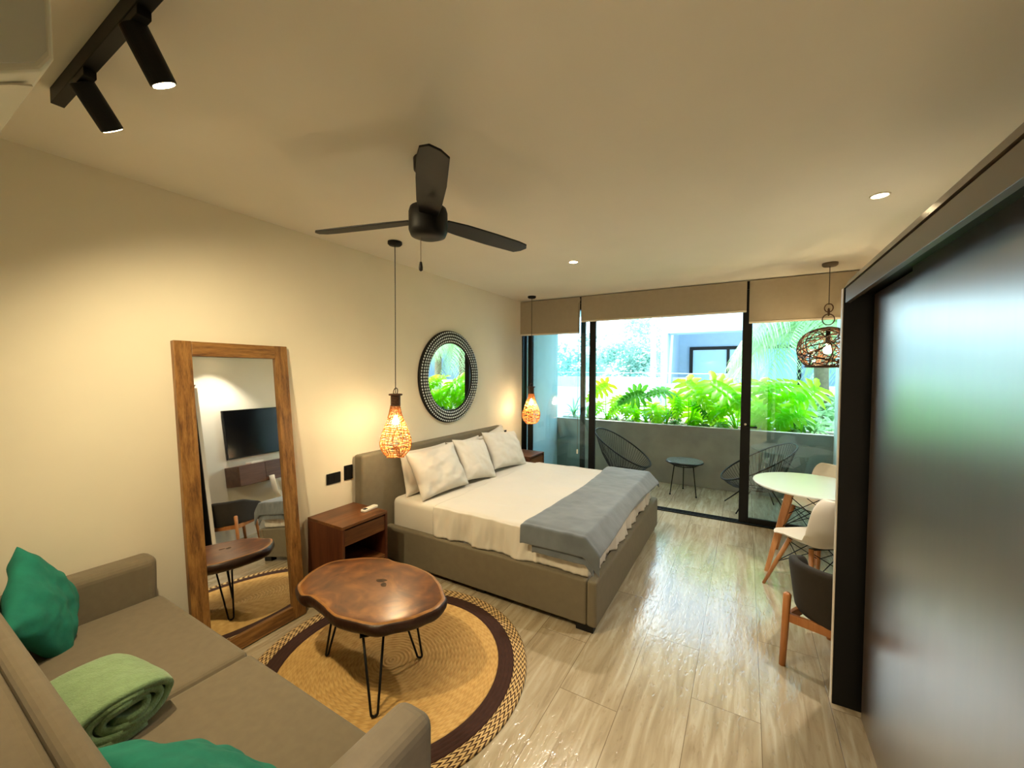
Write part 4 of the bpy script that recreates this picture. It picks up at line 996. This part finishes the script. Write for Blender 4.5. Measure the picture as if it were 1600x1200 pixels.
def straps(name, lab, base, n, ln, seed, m='leaf2', wid=0.018, up=0.8, group='strap-leaved plants in the balcony planter'):
    rnd = random.Random(seed); mb = MB(); b = Vector(base)
    for k in range(n):
        a = rnd.random()*2*pi; d = Vector((cos(a), sin(a), 0)); l = ln*rnd.uniform(0.6, 1.1); u_ = rnd.uniform(0.4, 1.0)*up; s = Vector((-d.y, d.x, 0)); vs = []
        for i in range(8):
            q = i/7; c = b + d*l*(0.25*q+0.75*q*q)*(1.1-u_*0.5) + Vector((0, 0, l*(u_*1.3*q - (0.55+0.6*(1-u_))*q*q)))
            w_ = wid*(0.6+0.8*sin(pi*q*0.9))*(1 if q < 0.8 else (1-q)/0.2+0.02); vs += [c-s*w_+Vector((0,0,w_*0.3)), c, c+s*w_+Vector((0,0,w_*0.3))]
        mb.add(vs, [(i*3+j, i*3+j+1, i*3+j+4, i*3+j+3) for i in range(7) for j in range(2)])
    o = obj(name, mb, m, smooth=True); return tag(o, lab, 'plant', group)
straps('spider_plant', 'wispy spider plant low in the planter behind the back of the corded chair', (0.92, 6.86, 0.87), 34, 0.27, 1, wid=0.007)
straps('strap_leaf_plant', 'pale strap-leaved plant low between the corded chair and the side table', (1.2, 6.86, 0.86), 14, 0.27, 2)
straps('strap_leaf_plant', 'pale strap-leaved plant low in the planter straight behind the side table', (1.86, 6.86, 0.86), 22, 0.29, 3)
straps('strap_leaf_plant', 'bluish strap-leaved plant just left of the tallest doorway leaf stem', (2.26, 6.86, 0.86), 20, 0.32, 4, wid=0.022)
straps('strap_leaf_plant', 'variegated strap-leaved plant hanging over the parapet by the door handle post', (2.5, 6.86, 0.86), 26, 0.29, 5)
straps('strap_leaf_plant', 'pale strap-leaved plant low behind the closed glass door by the handle', (2.98, 6.86, 0.86), 22, 0.27, 6)
straps('strap_leaf_plant', 'greyish strap-leaved plant low behind the glass at the dining chair', (3.4, 6.86, 0.86), 24, 0.26, 7)
straps('strap_leaf_plant', 'tall dark strap-leaved plant behind the glass nearest the balcony side wall', (3.66, 6.86, 0.86), 24, 0.37, 8, wid=0.012, up=1.0)
straps('snake_plant', 'stiff grey-green plant behind the glass nearest the bed wall', (0.42, 6.86, 0.86), 26, 0.44, 9, wid=0.016, up=1.15)
straps('snake_plant', 'upright thin-branched plant at the bed wall end of the planter', (0.14, 6.86, 0.86), 18, 0.48, 10, wid=0.012, up=1.2)
# trailing aerial roots
mb = MB(); rnd = random.Random(4)
for k in range(5):
    p = Vector((0.96+0.05*k, 6.60, 0.90)); pts = [p]
    for i in range(5): p = p + Vector((rnd.uniform(-0.03, 0.035), -0.012 if i < 2 else rnd.uniform(-0.004, 0.004), -0.008 if i < 1 else rnd.uniform(-0.045, -0.02))); pts.append(p)
    mb.tube(pts, 0.004, 5)
tag(obj('hanging_roots', mb, 'blindbar'), 'pale dry roots dangling over the parapet edge near the corded chair', 'roots')

# ------------------------------------------------------------------ outside
struct('ground', B(-30, 40, 7.3, 60, -3.2, -3.0), 'white_out')
struct('wall_garden', MB().box(-14, 0.75, 10.6, 10.8, -3, 1.28).box(-14, 1.6, 13.0, 13.2, -3, 1.55), 'white_out')
t = thing('apartment_building', 'pale modern building opposite with a recessed window bay and brick parapet', 'building', (3, 14, -3))
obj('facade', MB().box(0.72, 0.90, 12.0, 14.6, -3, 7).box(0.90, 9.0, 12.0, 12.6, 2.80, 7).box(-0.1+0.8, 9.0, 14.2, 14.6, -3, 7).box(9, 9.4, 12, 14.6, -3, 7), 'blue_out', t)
obj('brick_parapet', B(0.9, 9.0, 11.95, 12.1, -3, 1.34), 'brick', t)
obj('ledge', B(0.88, 9.0, 11.93, 12.12, 1.34, 1.385), 'white_out', t)
wf = obj('window_frame', MB().box(1.24, 1.34, 14.12, 14.2, 0, 2.52).box(1.34, 4.2, 14.12, 14.2, 2.42, 2.52).box(2.30, 2.38, 14.12, 14.2, 0, 2.42).box(4.1, 4.2, 14.12, 14.2, 0, 2.42), 'black', t)
obj('window_pane', B(1.34, 4.1, 14.15, 14.17, 0, 2.42), mat('far_glass', srgb(176, 214, 232), 0.1, var=0.02), wf)
t = thing('utility_pole', 'pale slender pole with a climbing vine beside the opposite building', 'pole', (0.60, 11.6, -3))
obj('pole', MB().tube([(0.60, 11.6, -3), (0.60, 11.6, 2.95)], 0.075, 12), 'white_out', t, smooth=True)
mb = MB(); rnd = random.Random(9)
for k in range(420):
    a = rnd.random()*6.28; z = rnd.uniform(0.6, 3.5); r_ = rnd.uniform(0.05, 0.20); c = Vector((0.66+r_*cos(a), 11.6+r_*sin(a), z)); s = rnd.uniform(0.02, 0.05)
    d1 = Vector((rnd.gauss(0,1), rnd.gauss(0,1), rnd.gauss(0,1))).normalized(); d2 = d1.orthogonal().normalized(); mb.add([c-d1*s, c+d2*s*0.5, c+d1*s, c-d2*s*0.5], [(0,1,2,3)])
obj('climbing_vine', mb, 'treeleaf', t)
wr = obj('overhead_wire', MB().tube([(-14, 11.2, 1.84), (-6, 11.2, 1.74), (-2, 11.2, 1.69), (0.60, 11.52, 1.68), (2.4, 12.0, 1.66), (2.4, 14.2, 1.66)], 0.010, 6), 'white_out')
tag(wr, 'thin white overhead wire crossing in front of the hazy tree', 'wire')

def leafcloud(blobs, n, s0, s1, seed):
    rnd = random.Random(seed); mb = MB()
    for k in range(n):
        cx_, cy_, cz_, r_ = blobs[rnd.randrange(len(blobs))]
        d = Vector((rnd.gauss(0,1), rnd.gauss(0,1), rnd.gauss(0,1))).normalized() * r_ * rnd.uniform(0.55, 1.05); c = Vector((cx_, cy_, cz_)) + Vector((d.x, d.y, d.z*0.8))
        d1 = Vector((rnd.gauss(0,1), rnd.gauss(0,1), rnd.gauss(0,0.7))).normalized(); d2 = d1.cross(Vector((rnd.gauss(0,1), rnd.gauss(0,1), rnd.gauss(0,1)))).normalized(); s = rnd.uniform(s0, s1)
        mb.add([c-d1*s, c+d2*s*0.45, c+d1*s, c-d2*s*0.45], [(0,1,2,3)])
    return mb
t = thing('garden_tree', 'large hazy blue-green tree behind the white garden wall', 'tree', (-1.4, 17.0, -3))
rb = random.Random(31); blobs = []
for k in range(26):
    a = rb.random()*6.28; r_ = rb.uniform(0.2, 2.3); blobs.append((-1.3 + r_*cos(a)*1.05, 17.2 + 0.8*r_*sin(a), 1.1 + rb.uniform(-1.2, 2.5)*(1-r_/3.6) + 0.5, rb.uniform(0.5, 0.9)))
obj('trunk', MB().tube([(-1.4, 17, -3), (-1.35, 17.05, -1), (-1.2, 17.1, 0.8)], [0.22, 0.18, 0.12], 10).tube([(-1.35, 17.05, -0.6), (-2.2, 17.2, 1.2)], [0.1, 0.05], 8).tube([(-1.3, 17.05, -0.3), (-0.4, 17, 1.5)], [0.1, 0.05], 8), 'bark', t, smooth=True)
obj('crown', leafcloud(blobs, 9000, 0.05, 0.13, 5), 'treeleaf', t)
for (cx_, cy_, cz_, sc_, lab, sd) in ((-6.5, 22, 1.4, 1.5, 'hazy tree farther left beyond the garden wall', 61), (0.3, 24, 1.2, 1.0, 'small hazy tree far behind the pale pole', 62)):
    t = thing('garden_tree', lab, 'tree', (cx_, cy_, -3)); rb = random.Random(sd)
    bl = [(cx_+rb.uniform(-1.6, 1.6)*sc_, cy_+rb.uniform(-1, 1), cz_+rb.uniform(-1, 1.3)*sc_, rb.uniform(0.5, 0.9)*sc_) for _ in range(14)]
    obj('trunk', MB().tube([(cx_, cy_, -3), (cx_, cy_, cz_)], [0.2, 0.1], 8), 'bark', t); obj('crown', leafcloud(bl, 2600, 0.08, 0.18, sd), 'treeleaf', t)

def palm(lab, base, ztop, n, ln, seed):
    rnd = random.Random(seed); t = thing('palm_tree', lab, 'tree', base, 0, 'palms beyond the balcony')
    bx, by, bz = base
    pts = [(bx+0.06*sin(q*3), by, bz+(ztop-bz)*q) for q in [i/12 for i in range(13)]]
    obj('trunk', MB().tube(pts, [0.13-0.03*i/12+(0.008 if i % 2 else 0) for i in range(13)], 12), 'bark', t, smooth=True)
    for k in range(n):
        a = 2*pi*k/n + rnd.uniform(-0.15, 0.15); d = Vector((cos(a), sin(a), 0)); el = rnd.uniform(0.15, 1.15); l = ln*rnd.uniform(0.85, 1.1); s = Vector((-d.y, d.x, 0))
        mb = MB(); P = lambda q: Vector((bx, by, ztop)) + d*l*(q*cos(el*0.6))*(1-0.12*q) + Vector((0, 0, l*(sin(el)*q - 0.95*q*q*(1.0))))
        mb.tube([P(i/10) for i in range(11)], [0.014-0.011*i/10 for i in range(11)], 5)
        m_ = 34
        for i in range(2, m_):
            q = i/m_; c = P(q); tg = (P(min(1, q+0.02))-P(q-0.02)).normalized(); ll = 0.62*ln/2.2*sin(pi*min(1, 0.12+q*0.85))**0.6*rnd.uniform(0.85, 1.1)
            for sd in (-1, 1):
                dd = (s*sd*0.85 + tg*0.55 + Vector((0, 0, rnd.uniform(-0.25, 0.1)))).normalized(); vs = []
                wv_ = dd.cross(Vector((0, 0, 1))).normalized()*0.02
                for j in range(4):
                    u_ = j/3; cc = c + dd*ll*u_ + Vector((0, 0, -0.60*ll*u_*u_)); ww = wv_*(1-u_*0.9); vs += [cc-ww, cc+ww]
                mb.add(vs, [(2*j, 2*j+1, 2*j+3, 2*j+2) for j in range(3)])
        obj('frond', mb, 'palmleaf', t)
palm('arching palm with drooping fronds in front of the opposite building', (3.95, 8.9, -3), 2.55, 26, 1.9, 3)
palm('taller palm farther right whose fronds fan across the glass door', (5.6, 9.8, -3), 3.0, 22, 2.3, 5)
mb = leafcloud([(x_, 8.6+0.3*sin(x_*3), 0.9, 0.55) for x_ in (2.6, 3.2, 3.8, 4.4, 5.0, 5.6)], 3600, 0.04, 0.10, 77)
obj('hedge_foliage', mb, 'palmleaf', kind='stuff')
